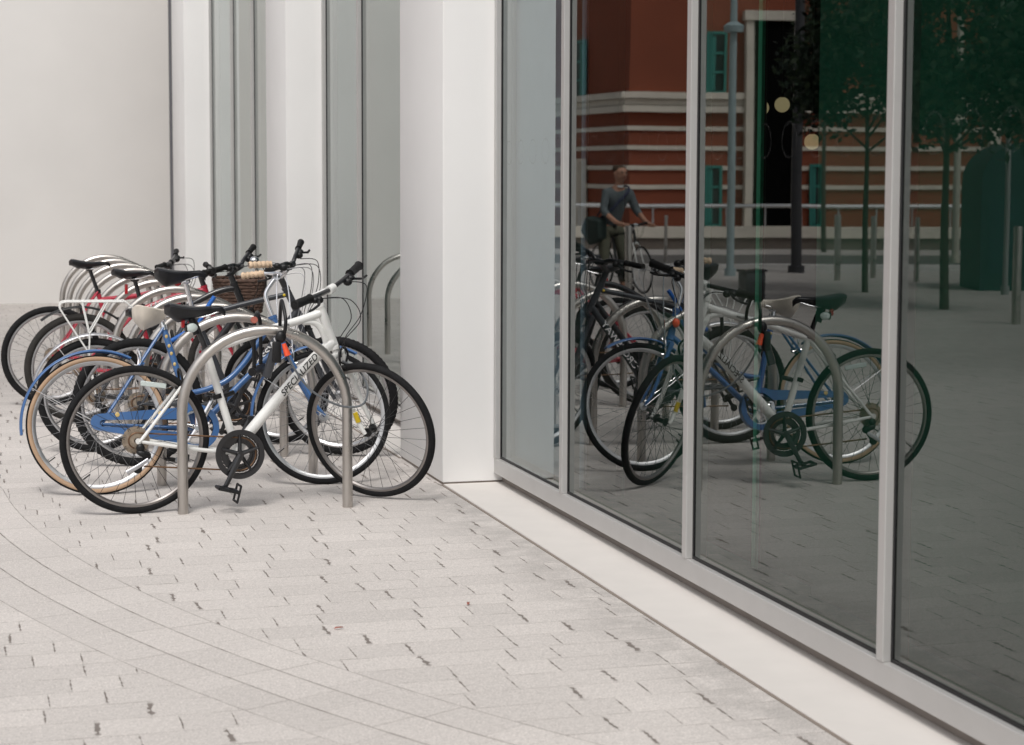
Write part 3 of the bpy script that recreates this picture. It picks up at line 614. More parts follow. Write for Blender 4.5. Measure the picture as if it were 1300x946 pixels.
def bay(y0, y1, mull, label, grp=None, rings=True, glass_top=6.4):
    """glazed strip; mull = near edges (low y) of the mullions, y1 end has a jamb"""
    root = empty('window_wall', (GX, (y0+y1)/2, 0), label, 'glazing', grp); ox, oy = GX, (y0+y1)/2
    def part(name, boxes, m, bev=.0015, par=root):
        bm = bmesh.new()
        for a, b in boxes:
            box(bm, (a[0]-ox, a[1]-oy, a[2]), (b[0]-ox, b[1]-oy, b[2]))
        if bev: bevel(bm, bev)
        return link(name, bm, m, par, False)
    fx = GX-.026
    part('base_rail', [((fx, y0, .052), (GX+.05, y1, .130))], ALU, .002)
    part('recessed_base', [((GX+.018, y0, -.01), (GX+.06, y1, .049))], ALU2)
    part('head_rail', [((fx, y0, glass_top), (GX+.05, y1, TOPZ))], ALU)
    for y in mull: part('mullion', [((fx-.004, y, .1305), (GX+.055, y+.044, glass_top-.001))], ALU, .002)
    part('mullion', [((fx-.003, y1-.04, .1305), (GX+.055, y1-.001, glass_top-.001))], ALU, .002)
    ed = [y0-.044]+sorted(mull)+[y1-.04]
    for i in range(len(ed)-1):
        a, b = ed[i]+.044, ed[i+1]
        if b-a < .05: continue
        bm = bmesh.new(); v = [bm.verts.new((0, yy-oy, zz)) for yy, zz in ((a, .13), (a, glass_top), (b, glass_top), (b, .13))]; bm.faces.new(v)
        g = bpy.data.meshes.new('glass_pane'); bm.to_mesh(g); bm.free(); g.materials.append(GLASS); go = bpy.data.objects.new('glass_pane', g); COL.objects.link(go); go.parent = root
        q = .011
        part('gasket', [((GX-.004, a, .1305), (GX+.004, b, .1305+q)), ((GX-.004, a, .131+q), (GX+.004, a+q, glass_top)), ((GX-.004, b-q, .131+q), (GX+.004, b, glass_top))], GASK, 0, go)
        if rings:
            y = a+.12; bm = bmesh.new(); nrg = 0
            while y < b-.08:
                for k in range(24):
                    t0, t1 = 2*pi*k/24, 2*pi*(k+1)/24
                    vv = [bm.verts.new((-.0015, y-oy+r*cos(t), 1.685+r*sin(t))) for r, t in ((.062, t0), (.062, t1), (.054, t1), (.054, t0))]; bm.faces.new(vv)
                y += .205; nrg += 1
            if nrg: link('etched_rings', bm, DEC, go, False)
            else: bm.free()
    return root
bay(-2.0, 9.274, [-1.38, .22, 1.81, 3.40, 4.985, 6.576, 8.116], 'tall tinted windows in grey frames mirroring the bicycles and the brick red building')
bay(10.246, 14.059, [12.77-.06], 'narrow grey glazing strip between the widest and the middle pier, mirroring the hoops', rings=False)
bay(15.011, 20.719, [16.6, 17.62, 19.0], 'distant grey glazing strip between the middle and the farthest white pier', rings=False)
for a, b, l in ((-2.0, 9.274, 'long cream stone sill under the tall tinted windows'), (10.246, 14.059, 'cream stone sill in the recess beyond the widest pier'), (15.011, 20.719, 'farthest cream stone sill, beyond the middle pier')):
    bm = bmesh.new(); box(bm, (0, a, -.04), (GX+.03-XO-.004, b, .006)); bevel(bm, .003); o = link('stone_sill', bm, STONE, None, True, loc=(XO+.004, 0, 0)); tag(o, l, 'sill', 'cream sills at the foot of the facade'); bm = bmesh.new(); box(bm, (-.012, a, -.03), (-.001, b, .0035)); link('edge_joint', bm, bpy.data.materials['brown_joint'], o, False)
bm = bmesh.new(); box(bm, (2.3, -2.05, TOPZ+.002), (9.2, 24.2, TOPZ+.4)); tag(link('roof_slab', bm, WALL, None, False), 'flat white roof slab over the glazed building', 'roof')
bm = bmesh.new(); box(bm, (2.325, -2.5, -.05), (9.2, -2.06, TOPZ)); tag(link('end_wall', bm, WALL, None, False), 'white end wall of the glazed building behind the photographer', 'wall')
IGREEN = mat('dark_green_partition', (.03, .30, .18), .8, var=.2, vscale=1.5)
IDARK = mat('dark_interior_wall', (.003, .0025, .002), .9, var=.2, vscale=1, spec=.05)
IFLOOR = mat('dark_interior_floor', (.03, .22, .15), .8, spec=.1)
bm = bmesh.new(); box(bm, (2.72, -2.05, -.03), (9.2, 24, .02)); tag(link('interior_floor', bm, IFLOOR, None, False), 'dark floor inside the glazed building', kind='structure')
def iw(y0, y1, m, x, lab): 
    bm = bmesh.new(); box(bm, (x, y0, .021), (x+.1, y1, TOPZ-.01)); tag(link('interior_wall', bm, m, None, False), lab, 'wall')
iw(-2.05, 15.85, IGREEN, 7.5, 'dark green inner wall seen faintly through the nearest tall windows')
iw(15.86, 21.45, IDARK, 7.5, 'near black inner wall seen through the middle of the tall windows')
iw(21.46, 24.1, IGREEN, 7.5, 'farther dark green inner wall at the left end of the tall windows')
bm = bmesh.new(); box(bm, (3.61, 24.11, -.03), (7.7, 24.2, TOPZ-.01)); tag(link('interior_wall', bm, IGREEN, None, False), 'end wall of the dark rooms beyond the farthest pier', 'wall')
bm = bmesh.new(); box(bm, (2.73, 9.4, .021), (7.49, 9.5, 6.9)); 
bm.free()
GEDGE = mat('green_glass_edge', (.2, .62, .42), .3)
bm = bmesh.new(); box(bm, (2.983, 6.83, .021), (2.996, 6.866, 6.9)); tag(link('glass_fin', bm, GEDGE, None, False), 'pale green glass fin standing inside behind the tall windows', 'glass fin')
BRIGHTENER = mat('pale_blue_blind', (.62, .60, .78), .8, var=.03)  # pale and grey sheets added behind the glass to brighten the panes
for y0, y1, c, l in ((8.14, 9.27, BRIGHTENER, 'pale blue grey blind behind the narrow pane beside the widest pier'), (10.27, 14.03, mat('grey_blind', (.22, .25, .26), .8), 'grey blind behind the glazing strip between the widest and the middle pier'),
                     (15.03, 20.7, bpy.data.materials['grey_blind'] if 'grey_blind' in bpy.data.materials else BRIGHTENER, 'grey blind behind the distant glazing strip by the farthest pier')):
    bm = bmesh.new(); box(bm, (2.705, y0, .14), (2.715, y1, 6.4)); tag(link('window_blind', bm, c, None, False), l, 'blind')
GTINT = mat('dark_green_screen', (.022, .125, .08), .7, var=.15, vscale=2); BTINT = mat('brown_screen', (.075, .06, .045), .8, var=.15, vscale=2)  # invented panels behind the glass, added for their green and brown cast
for (x, y0, y1, z0, z1, m_, l) in ((3.00, -2.0, 6.35, .021, 6.9, GTINT, 'tall dark green screen standing inside behind the nearest panes'), (3.02, 8.60, 9.25, .021, 6.9, GTINT, 'narrow dark green screen standing inside next to the pale blind'),
        (3.02, 6.93, 7.46, .021, 6.9, BTINT, 'narrow brown screen standing inside, left of the pale green glass fin'), (3.06, 6.36, 8.59, .021, .95, GTINT, 'low dark green cabinet front inside along the middle of the tall windows')):
    bm = bmesh.new(); box(bm, (x, y0, z0), (x+.03, y1, z1)); tag(link('screen', bm, m_, None, False), l, 'screen')
# pendant globes inside
GLO = mat('opal_globe', (.75, .68, .5), .3)
GLO.node_tree.nodes['Principled BSDF'].inputs['Emission Color'].default_value = (1, .66, .38, 1); GLO.node_tree.nodes['Principled BSDF'].inputs['Emission Strength'].default_value = .33
for (y, z, l) in ((13.732, 2.117, 'left one of the pair of opal globe lamps hanging inside the windows'), (13.347, 2.127, 'right one of the pair of opal globe lamps hanging inside the windows'), (12.807, 1.837, 'single lower opal globe lamp hanging inside, right of the pair')):
    e = empty('globe_lamp', (6.0, y, z), l, 'lamp', 'opal globe lamps inside the building')
    bm = bmesh.new(); blob(bm, (0, 0, 0), (.058, .058, .058), 20); link('globe', bm, GLO, e)
    bm = bmesh.new(); cyl(bm, (0, 0, .055), (0, 0, 6.9-z), .004, 6); cyl(bm, (0, 0, .05), (0, 0, .08), .02, 10); link('cord', bm, MT['plastic'], e)

# ------------------------------------------------------------------ the square behind, seen in the glass
TERRA = mat('terracotta_render', (.235, .058, .026), .8, var=.12, vscale=.6, bump=.1)
BAND = mat('cream_stone_band', (.66, .60, .52), .7, var=.08, vscale=3)
TEAL = mat('teal_window_frame', (.03, .2, .17), .4)
DGL = mat('dark_window_glass', (.02, .035, .035), .08)
DOOR = mat('black_doorway', (.003, .003, .003), .9, spec=.05)
D0 = 46.0
def vray(px): # horizontal direction in virtual space for a picture column
    t = (px-650)/F_PX; return (FH+R0*t)
Cb = vray(798)*D0
dr = Vector((sin(radians(101)), cos(radians(101)), 0)); dl = Vector((sin(radians(-8)), cos(radians(-8)), 0))
def vb(o, d, n, s0, s1, p0, p1, z0, z1):
    """box in building coordinates: s along the face, p outward; mirrored to the real side of the glass"""
    P = []
    for z in (z0, z1):
        for s, p in ((s0, p0), (s1, p0), (s1, p1), (s0, p1)):
            q = o+d*s+n*p; P.append(mir((q.x, q.y, z)))
    return P
def addv(bm, P):
    v = [bm.verts.new(p) for p in P]
    for f in ((0, 3, 2, 1), (4, 5, 6, 7), (0, 1, 5, 4), (1, 2, 6, 5), (2, 3, 7, 6), (3, 0, 4, 7)): bm.faces.new([v[i] for i in f])
nr = Vector((-dr.y, dr.x, 0)); nr = nr if nr.dot(FH) < 0 else -nr
nl = Vector((-dl.y, dl.x, 0)); nl = nl if nl.dot(R0) < 0 else -nl
bo = mir(Cb); BLD = empty('building', bo, 'terracotta rendered building with cream bands and cornice, seen mirrored in the windows', 'building')
def bpart(name, lst, m, par=BLD, bev=0):
    bm = bmesh.new()
    for P in lst: addv(bm, [p-bo for p in P])
    return link(name, bm, m, par, False)
def RF(s0, s1, p0, p1, z0, z1): return vb(Cb, dr, nr, s0, s1, p0, p1, z0, z1)
def LF(s0, s1, p0, p1, z0, z1): return vb(Cb, dl, nl, s0, s1, p0, p1, z0, z1)
bmw = bmesh.new()
q = [Cb, Cb+dr*40, Cb+dr*40+dl*25, Cb+dl*25]; lo = [bmw.verts.new(mir((p.x, p.y, -.1))-bo) for p in q]; hi = [bmw.verts.new(mir((p.x, p.y, 13))-bo) for p in q]
for i in range(4): bmw.faces.new((lo[i], lo[(i+1) % 4], hi[(i+1) % 4], hi[i]))
bmw.faces.new(hi); link('wall', bmw, TERRA, BLD, False)
def zy(y): return CH+(228-y)/ (F_PX/D0)
for (ya, yb, p) in ((117, 125, .22), (125.5, 133, .12), (134, 142, .18), (159.5, 165, .05), (184, 189.5, .05), (209, 214.5, .05), (233, 238.5, .05), (257, 262, .05)):
    z1, z0 = zy(ya), zy(yb); hor = p > .1
    bpart('cornice' if hor else 'stone_band', [RF(-p, 40, .002, p, z0, z1), LF(.002, 25, .002, p, z0, z1)], BAND)
def sx(px):  # s coordinate on the right hand face seen at picture column px
    d = vray(px); # solve t*d = Cb + s*dr
    det = d.x*(-dr.y)-d.y*(-dr.x); s = (d.x*Cb.y-d.y*Cb.x)/det; return s
def sxl(px):
    d = vray(px); det = d.x*(-dl.y)-d.y*(-dl.x); return (d.x*Cb.y-d.y*Cb.x)/det
a, b = sx(941), sx(1008)
bpart('portal_frame', [RF(a, a+.17, .06, .3, .3, zy(27)), RF(b-.17, b, .06, .3, .3, zy(27)), RF(a-.05, b+.05, .06, .36, zy(27)+.002, zy(19)+.08)], BAND)
bpart('portal_door', [RF(a+.17, b-.17, .06, .25, .3, zy(27)-.004)], DOOR)
def win(f, s0, s1, z0, z1):
    w = bpart('window', [f(s0, s1, .055, .07, z0, z1)], DGL)
    t = .07; L_ = [f(s0-t, s0, .055, .12, z0-t, z1+t), f(s1, s1+t, .055, .12, z0-t, z1+t), f(s0, s1, .055, .12, z0-t, z0), f(s0, s1, .055, .12, z1, z1+t)]
    for k in (1, 2): z = z0+(z1-z0)*k/3; L_.append(f(s0, s1, .071, .1, z-.03, z+.03))
    L_.append(f(s0+.02, s0+(s1-s0)*.45, .071, .085, z0+.02, z1-.02))
    bpart('window_frame', L_, TEAL, w)
win(RF, sx(897), sx(916), zy(115), zy(44)); win(RF, sx(1268), sx(1284), zy(117), zy(42)); win(RF, sx(897), sx(912), .5, zy(212))
sa = sxl(742); sb = sxl(729); win(LF, min(sa, sb), max(sa, sb), zy(120), zy(47))
win(RF, sx(1030), sx(1040), .5, zy(210))
sa = sxl(745); sb = sxl(737); bpart('door_surround', [LF(min(sa, sb), max(sa, sb), .055, .3, .2, zy(200))], BAND)
bpart('pilaster', [RF(sx(1249), sx(1262), .055, .3, .3, zy(28))], BAND)

def pv(px, dist): q = vray(px)*dist; return q
# raised planter wall and railing
PD = 43.0
o1 = vray(690)*PD; d1 = R0
def PW(s0, s1, p0, p1, z0, z1): return vb(o1, d1, -FH, s0, s1, p0, p1, z0, z1)
w0 = mir(o1); 
bm = bmesh.new(); addv(bm, [p-w0 for p in PW(-3, 30, -.9, 0, -.02, .26)]); lw = link('planter_wall', bm, mat('brown_stone_base', (.16, .13, .11), .8, var=.1), None, False, loc=w0); tag(lw, 'low stone terrace wall with pale coping in front of the terracotta building', 'low wall')
bm = bmesh.new(); addv(bm, [p-w0 for p in PW(-3, 30, -.95, .06, .262, .50)]); link('coping', bm, BAND, lw, False)
rl = empty('railing', w0, 'long pale tubular railing above the terrace wall across the square', 'railing')
bm = bmesh.new(); a_ = mir(o1-R0*3+FH*.4)-w0; b_ = mir(o1+R0*30+FH*.4)-w0; up = Vector((0, 0, .98)); tube(bm, [a_+up, b_+up], .045, 8); link('handrail', bm, MT['silver'], rl)
for k in range(36):
    p = mir(o1+R0*(-2.6+.85*k)+FH*.4)-w0; bm = bmesh.new(); cyl(bm, p+Vector((0, 0, .49)), p+up, .022, 6); link('post', bm, MT['silver'], rl)
# bollards
def bollard(px, dist, h, l, r=.045):
    P = mir(vray(px)*dist); bm = bmesh.new(); tube(bm, [(0, 0, -.02), (0, 0, h-.02), (0, 0, h-.004), (0, 0, h)], [r, r, r*.92, r*.7], 18)
    tag(link('bollard', bm, MT['steel'], None, loc=(P.x, P.y, 0)), l, 'bollard', 'steel bollards across the square')
bollard(797, 24.1, .98, 'stainless steel bollard directly beside the man with the bicycle')
bollard(1063, 29.6, 1.04, 'steel bollard left of the pair, right of the dark pole', .05)
bollard(1108, 30.4, 1.0, 'steel bollard half hidden by the bright window mullion', .05)
bollard(1165, 29.3, 1.0, 'steel bollard left of the tree trunk, seen in the nearest pane', .04)
bollard(1292, 20.6, 1.07, 'nearest steel bollard at the right edge, in front of the teal kiosk', .05)
bollard(844, 36, .9, 'far steel bollard near the terrace wall, right of the man', .03)
# stone bin
P = mir(vray(955)*24.4); bm = bmesh.new(); box(bm, (-.13, -.13, 0), (.13, .13, .38)); bevel(bm, .015, 2); box(bm, (-.145, -.145, .382), (.145, .145, .41))
tag(link('litter_bin', bm, MT['grey'], None, loc=(P.x, P.y, 0)), 'low square dark grey bin standing alone on the square', 'bin')
# kerb and road
KERB = mat('granite_kerb', (.55, .53, .52), .7, var=.06)
k0 = vray(720)*33; bm = bmesh.new(); addv(bm, vb(k0, R0, -FH, -4, 40, -.15, .15, -.02, .1)); tag(link('kerb', bm, KERB, None, False), 'pale kerb line crossing the far side of the square', kind='structure')
bm = bmesh.new(); addv(bm, vb(k0, R0, -FH, -4, 40, -6.5, -.16, -.02, .012)); tag(link('road', bm, mat('asphalt_road', (.11, .105, .10), .85, var=.12, vscale=2), None, False), 'grey asphalt road before the terracotta building', kind='structure')
# poles
def pole(px, dist, h, r, m, l, collar=None, name='lamp_post'):
    P = mir(vray(px)*dist); e = empty(name, (P.x, P.y, 0), l, 'pole'); bm = bmesh.new(); tube(bm, [(0, 0, 0), (0, 0, h*.5), (0, 0, h)], [r, r*.92, r*.85], 14); link('shaft', bm, m, e)
    bm = bmesh.new(); cyl(bm, (0, 0, 0), (0, 0, .12), r*1.5, 14); link('foot', bm, m, e)
    if collar: bm = bmesh.new(); tube(bm, [(0, 0, collar), (0, 0, collar+.1), (0, 0, collar+.16)], [r*2.4, r*2.6, r*1.2], 16); link('collar', bm, m, e)
    bm = bmesh.new(); tube(bm, cat([(0, 0, h-.05), (.1, 0, h+.12), (.45, 0, h+.2)]), r*.5, 8); blob(bm, (.6, 0, h+.19), (.26, .1, .06), 12); link('lamp_head', bm, m, e)
pole(928, 31, 7.5, .065, mat('pale_blue_grey_metal', (.30, .38, .40), .45), 'pale blue grey lamp post with a collar, in front of the red building', 3.95)
pole(1010, 32, 7.8, .10, mat('dark_metal', (.04, .04, .045), .45), 'dark straight lamp post right of the tall black doorway')
pole(1212, 36, 7.2, .07, mat('cream_metal', (.45, .42, .36), .5), 'thin cream pole left of the teal kiosk, behind the tree', 2.6)
pole(1277, 26, 5.0, .04, mat('grey_metal', (.25, .26, .26), .5), 'thin grey sign pole in front of the teal kiosk')
# trees
def leafmat(n, c):
    m = mat(n, c, .6, var=.45, vscale=2.5); return m
LEAF = [leafmat('leaves_mid', (.022, .05, .02)), leafmat('leaves_dark', (.012, .03, .014)), leafmat('leaves_light', (.045, .075, .028))]
BARK = mat('bark', (.07, .055, .045), .9, var=.3, vscale=20, bump=.6)
def tree(px, dist, trunk_h, crown_r, crown_h, r, n, label, seed=1):
    rnd = random.Random(seed); P = mir(vray(px)*dist); e = empty('tree', (P.x, P.y, 0), label, 'tree')
    bm = bmesh.new(); tube(bm, cat([(0, 0, -.05), (.02, 0, trunk_h*.5), (0, .03, trunk_h), (.05, 0, trunk_h+crown_h*.6)]), [r, r*.35], 10)
    cl = []
    for k in range(16):
        a = rnd.uniform(0, 2*pi); z = trunk_h+crown_h*rnd.uniform(0, .8); q = crown_r*rnd.uniform(.35, .8); c = Vector((cos(a)*q, sin(a)*q, z+crown_h*.12)); cl.append((c, crown_r*rnd.uniform(.3, .52)))
        tube(bm, cat([(0, 0, max(trunk_h*.9, z-.3)), (c.x*.5, c.y*.5, z), tuple(c)]), [r*.4, r*.1], 6)
    link('trunk', bm, BARK, e)
    bm = bmesh.new()
    for k in range(n):
        c, rr = rnd.choice(cl); d = Vector((rnd.gauss(0, 1), rnd.gauss(0, 1), rnd.gauss(0, 1))).normalized()*rr*rnd.uniform(.3, 1.05); p = c+d; p.z += rnd.uniform(-.1, .1)
        s = rnd.uniform(.025, .085); a = Vector((rnd.gauss(0, 1), rnd.gauss(0, 1), rnd.gauss(0, .6))).normalized(); b = a.cross(Vector((rnd.gauss(0, 1), rnd.gauss(0, 1), rnd.gauss(0, 1)))).normalized()
        v = [bm.verts.new(p+a*s), bm.verts.new(p+b*s*.5), bm.verts.new(p-a*s), bm.verts.new(p-b*s*.5)]; bm.faces.new(v).material_index = rnd.choice((0, 0, 1, 1, 2))
    link('crown', bm, LEAF, e, False)
tree(1200, 23.0, 2.0, 1.55, 3.8, .06, 20000, 'leafy street tree whose dark crown fills the top of the nearest panes', 3)
tree(1098, 26.5, 2.1, 1.35, 3.6, .05, 15000, 'leafy street tree left of the bright mullion, beside the doorway', 5)
tree(1046, 41.5, 3.2, .7, 2.6, .06, 4000, 'small far tree against the terracotta wall, right of the dark lamp post', 8)
# teal kiosk
P = mir(vray(1285)*27.5); ka = mir(R0).copy(); 
e = empty('kiosk', (P.x, P.y, 0), 'teal round-topped kiosk with dark round marks at the right edge', 'kiosk'); TK = mat('teal_kiosk_paint', (.012, .042, .045), .6, var=.1)
ang = math.atan2((mir(vray(1285)*27.5+R0)-P).y, (mir(vray(1285)*27.5+R0)-P).x); e.rotation_euler = (0, 0, ang)
bm = bmesh.new(); prof = [(-.62, 0), (-.62, 1.55)]+[(-.62+.62*(1-cos(a)), 1.55+.55*sin(a)) for a in [pi/2*i/8 for i in range(1, 9)]]+[(.9, 2.1), (1.0, 2.0), (1.0, 0)]
f0 = [bm.verts.new((x, -.6, z)) for x, z in prof]; f1 = [bm.verts.new((x, .6, z)) for x, z in prof]
bm.faces.new(f0); bm.faces.new(f1[::-1])
for i in range(len(prof)): j = (i+1) % len(prof); bm.faces.new((f0[i], f0[j], f1[j], f1[i]))
link('body', bm, TK, e)
for s in (-1, 1):
    for z in (1.95, 1.68):
        bm = bmesh.new(); 
        ring_sweep(bm, (.14, s*.605, z), .10, rect(.006, .035), n=28); link('round_mark', bm, MT['plastic'], e)
    bm = bmesh.new(); box(bm, (-.5, s*.602-.004, .25), (-.05, s*.602+.004, 1.3)); link('panel', bm, mat('teal_panel', (.012, .045, .055), .5), e)

# ------------------------------------------------------------------ man with bicycle
hv = (R0*.5-FH*.86).normalized(); fcv = vray(815)*25.9; 
rc = fcv-hv*1.04; ra = mir(rc); rb = mir(fcv)
hd = math.degrees(math.atan2((rb-ra).y, (rb-ra).x))
make_bike('bicycle', (ra.x, ra.y), hd, 'dark slim road bicycle held by the man in the grey jumper', dict(
    R=.33, wb=1.04, bb=(.44, .27), st_top=(.30, .78), ht_bot=(.86, .72), ht_top=(.81, .86), paint='black', steer=8,
    tt=[(.82, .84), (.6, .82), (.31, .77)], ttr=.014, dt=[(.85, .74), (.66, .52), (.45, .29)], dtr=.016, stem=(.04, .08), bar_w=.44,
    saddle=(.26, .93), wheel=dict(tw=.013, rim='rim'), crank=-60, stem_m='chrome', fork_paint='white'))
SKIN = mat('skin', (.42, .22, .15), .55, var=.08); SWEAT = mat('grey_jumper', (.10, .12, .13), .9, var=.12, vscale=30, bump=.3, bscale=90)
TROU = mat('olive_trousers', (.10, .10, .07), .85, var=.15, vscale=12, bump=.2); HAIR = mat('short_brown_hair', (.06, .035, .02), .8, var=.3, vscale=60, bump=.5)
TEE = mat('white_tshirt', (.7, .7, .7), .8); BAGM = mat('dark_green_bag', (.015, .03, .026), .7, var=.2); STRAP = mat('navy_strap', (.02, .025, .06), .7)
# local frame: x = heading side (right in the mirror image), y = towards the viewer, built mirrored
mo = fcv-hv*.62; mreal = mir(mo)
side = Vector((-hv.y, hv.x, 0)); side = side if side.dot(R0) > 0 else -side        # horizontal, to picture right
def ml(s, f, z):  # s to picture right of the rider, f forward along the bicycle
    q = mo+side*s+hv*f; r = mir((q.x, q.y, z)); return Vector((r.x-mreal.x, r.y-mreal.y, z))
def skin(name, joints, edges, m, par, sub=2):
    me = bpy.data.meshes.new(name); me.from_pydata([ml(*j[:3]) for j in joints], edges, []); o = bpy.data.objects.new(name, me); COL.objects.link(o)
    sk = o.modifiers.new('s', 'SKIN'); sk.use_smooth_shade = True; sb = o.modifiers.new('d', 'SUBSURF'); sb.levels = sub; sb.render_levels = sub
    for i, j in enumerate(joints):
        r = j[3]; me.skin_vertices[0].data[i].radius = (r, j[4] if len(j) > 4 else r)
    me.skin_vertices[0].data[0].use_root = True
    dg = bpy.context.evaluated_depsgraph_get(); dg.update(); nm = bpy.data.meshes.new_from_object(o.evaluated_get(dg)); nm.name = name
    bpy.data.objects.remove(o); nm.materials.clear(); nm.materials.append(m)
    for p in nm.polygons: p.use_smooth = True; p.material_index = 0
    q = bpy.data.objects.new(name, nm); COL.objects.link(q); q.parent = par; return q
man = None
# joints: pelvis first
J = [(0, -.18, .90, .15, .12), (0, -.12, 1.08, .145, .11), (0, -.05, 1.27, .175, .12), (0, 0, 1.40, .15, .11), (0, .03, 1.485, .055), (0, .05, 1.54, .052),
     (0, .075, 1.59, .085, .095), (0, .08, 1.67, .10, .115), (0, .075, 1.735, .07, .085),
     (-.19, .0, 1.375, .062), (-.27, .04, 1.13, .047), (-.23, .30, .985, .036), (-.215, .42, .955, .03), (-.215, .50, .945, .036),
     (.19, .0, 1.375, .062), (.27, .06, 1.14, .047), (.235, .33, 1.0, .036), (.215, .44, .965, .03), (.215, .51, .95, .036),
     (-.12, -.18, .84, .095), (-.15, -.10, .48, .062), (-.16, -.16, .10, .042), (-.17, -.04, .045, .04), (-.18, .07, .035, .034),
     (.12, -.18, .84, .095), (.16, -.08, .48, .062), (.17, -.14, .10, .042), (.18, -.02, .045, .04), (.20, .09, .035, .034)]
E_ = [(0, 1), (1, 2), (2, 3), (3, 4), (4, 5), (5, 6), (6, 7), (7, 8), (3, 9), (9, 10), (10, 11), (11, 12), (12, 13), (3, 14), (14, 15), (15, 16), (16, 17), (17, 18),
      (0, 19), (19, 20), (20, 21), (21, 22), (22, 23), (0, 24), (24, 25), (25, 26), (26, 27), (27, 28)]
JB = [tuple(list(j[:3])+[v*(.72 if i in (0, 1, 2, 3, 9, 14, 19, 24) else 1) for v in j[3:]]) for i, j in enumerate(J)]
me_root = skin('person', JB, E_, SKIN, None); me_root.location = mreal
tag(me_root, 'man in grey jumper and olive trousers standing astride a bicycle, dark bag on his hip', 'person')
def grow(idx, add):
    return [tuple(list(J[i][:3])+[J[i][3]+add]+([J[i][4]+add] if len(J[i]) > 4 else [])) for i in idx]
skin('jumper', grow([0, 1, 2, 3, 9, 10, 14, 15], .014)+[(-.25, .17, 1.055, .054), (.25, .2, 1.065, .054), (0, .025, 1.465, .075)], [(0, 1), (1, 2), (2, 3), (3, 4), (4, 5), (5, 8), (3, 6), (6, 7), (7, 9), (3, 10)], SWEAT, me_root)
skin('trousers', [(0, -.18, .92, .142, .122)]+grow([19, 20, 21, 24, 25, 26], .018), [(0, 1), (1, 2), (2, 3), (0, 4), (4, 5), (5, 6)], TROU, me_root)
for s, a in ((-1, (21, 22, 23)), (1, (26, 27, 28))):
    skin('shoe', [(J[a[0]][0], J[a[0]][1]-.03, .06, .048), (J[a[1]][0], J[a[1]][1], .045, .05), (J[a[2]][0], J[a[2]][1]+.02, .04, .042)], [(0, 1), (1, 2)], MT['plastic'], me_root, 1)
skin('tshirt_collar', [(0, .045, 1.44, .08), (0, .05, 1.50, .066)], [(0, 1)], TEE, me_root, 1)
skin('hair', [(0, .035, 1.655, .098, .10), (0, .045, 1.71, .108, .115), (0, .055, 1.76, .08, .09)], [(0, 1), (1, 2)], HAIR, me_root)
def mb(name, cs, m, par=None):
    bm = bmesh.new()
    for (s, f, z, r) in cs: blob(bm, ml(s, f, z), (r, r, r), 8)
    return link(name, bm, m, par or me_root)
for q_ in (-1, 1): mb('eye', [(q_*.034, .172, 1.66, .012)], MT['plastic']); mb('ear', [(q_*.083, .075, 1.64, .022)], SKIN)
mb('nose', [(0, .182, 1.628, .018), (0, .176, 1.648, .013)], SKIN)
mb('mouth', [(-.012, .162, 1.588, .012), (.012, .162, 1.588, .012)], mat('lips', (.3, .1, .08), .5))
for s in (-1, 1):
    for k in range(4):
        y0 = s*(.215-.03+.02*k); skin('finger', [(y0, .50, .955, .011), (y0, .55, .962, .0095), (y0, .562, .935, .009), (y0, .54, .915, .008)], [(0, 1), (1, 2), (2, 3)], SKIN, me_root, 1)
    skin('thumb', [(s*.175, .48, .945, .012), (s*.165, .515, .93, .01), (s*.175, .535, .915, .009)], [(0, 1), (1, 2)], SKIN, me_root, 1)
bm = bmesh.new(); c = [(-.20, -.30, 1.06), (-.20, .05, 1.02), (-.20, .06, .76), (-.20, -.20, .66), (-.20, -.42, .86)]
fr = [bm.verts.new(ml(*p)) for p in c]; bk = [bm.verts.new(ml(p[0]-.17, p[1], p[2]-.02)) for p in c]
bm.faces.new(fr); bm.faces.new(bk[::-1])
for i in range(5): bm.faces.new((fr[i], fr[(i+1) % 5], bk[(i+1) % 5], bk[i]))
bmesh.ops.recalc_face_normals(bm, faces=bm.faces); bevel(bm, .03, 3); bag = link('messenger_bag', bm, BAGM, None, loc=mreal); tag(bag, 'dark green messenger bag slung on the hip of the man in the grey jumper', 'bag')
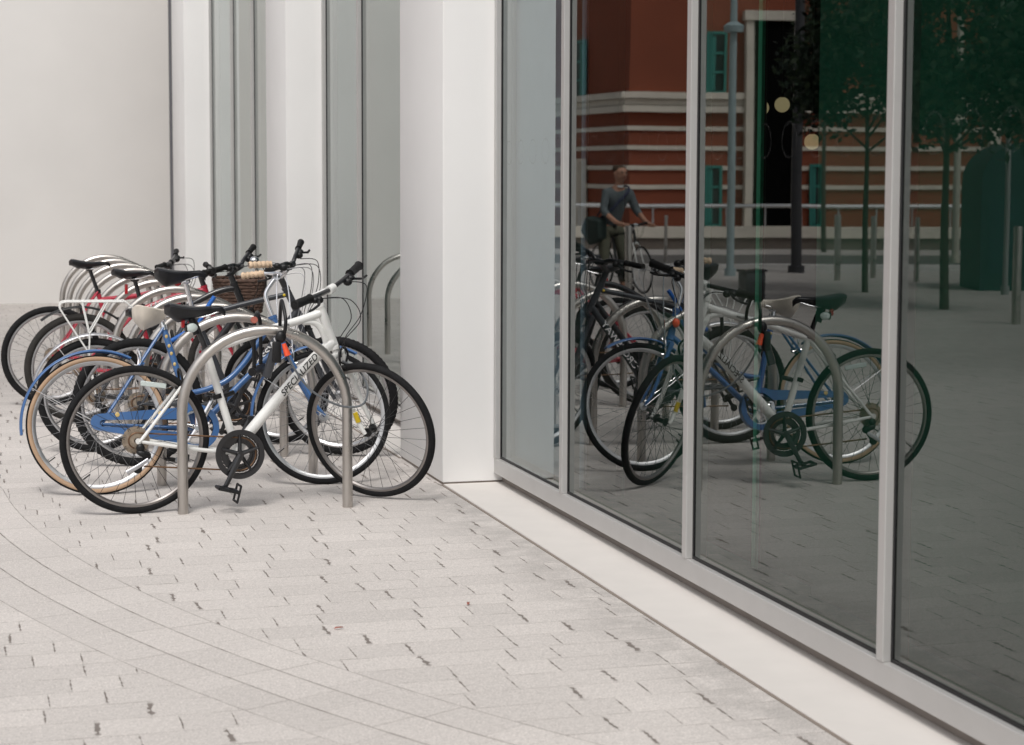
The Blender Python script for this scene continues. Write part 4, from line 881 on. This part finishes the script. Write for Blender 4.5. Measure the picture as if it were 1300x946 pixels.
bm = bmesh.new(); tube(bm, cat([ml(*p) for p in ((-.22, -.1, 1.03), (-.16, .06, 1.12), (-.04, .115, 1.26), (.10, .115, 1.40), (.15, .02, 1.475), (.08, -.12, 1.42), (-.1, -.2, 1.2), (-.22, -.2, 1.05))]), .021, 8, sy=.35); link('strap', bm, STRAP, bag)

# ------------------------------------------------------------------ leaves on the ground
for (x, y, r, l) in ((1.22, 6.35, 20, 'small dry red leaf on the paving, left one of two'), (1.75, 6.6, 70, 'small dry red leaf on the paving nearer the sill')):
    bm = bmesh.new(); P = [(-.02, 0, .003), (-.008, .005, .008), (.012, .005, .007), (.022, 0, .003), (.012, -.005, .009), (-.008, -.005, .006)]; bm.faces.new([bm.verts.new(p) for p in P])
    o = link('dry_leaf', bm, mat('dry_leaf_red', (.3, .07, .04), .7), None, False, loc=(x, y, .002)); o.rotation_euler = (0, 0, radians(r)); tag(o, l, 'leaf')

# ------------------------------------------------------------------ light
W = bpy.data.worlds.new('World'); S.world = W; W.use_nodes = True; nt = W.node_tree; bg = nt.nodes['Background']
sky = nt.nodes.new('ShaderNodeTexSky'); sky.sky_type = 'NISHITA'; sky.sun_disc = False
EL, AZ = radians(58), radians(205)           # azimuth of the sun measured clockwise from +Y
sky.sun_elevation = EL; sky.sun_rotation = AZ; sky.dust_density = 4; sky.air_density = 1.2
hs_ = nt.nodes.new('ShaderNodeHueSaturation'); hs_.inputs['Saturation'].default_value = .22; nt.links.new(sky.outputs[0], hs_.inputs['Color']); nt.links.new(hs_.outputs[0], bg.inputs[0]); bg.inputs[1].default_value = .13
sl = bpy.data.lights.new('sun', 'SUN'); sl.energy = 1.5; sl.angle = radians(16); sl.color = (1, .965, .92); so = bpy.data.objects.new('sun', sl); COL.objects.link(so)
sd = Vector((sin(AZ)*cos(EL), cos(AZ)*cos(EL), sin(EL))); so.rotation_euler = (-sd).to_track_quat('-Z', 'Y').to_euler()
S.view_settings.view_transform = 'Standard'; S.view_settings.look = 'None'; S.view_settings.exposure = 0.12; S.view_settings.gamma = 1
S.render.resolution_x = 1024; S.render.resolution_y = 745
S.cycles.max_bounces = 8; S.cycles.transparent_max_bounces = 12
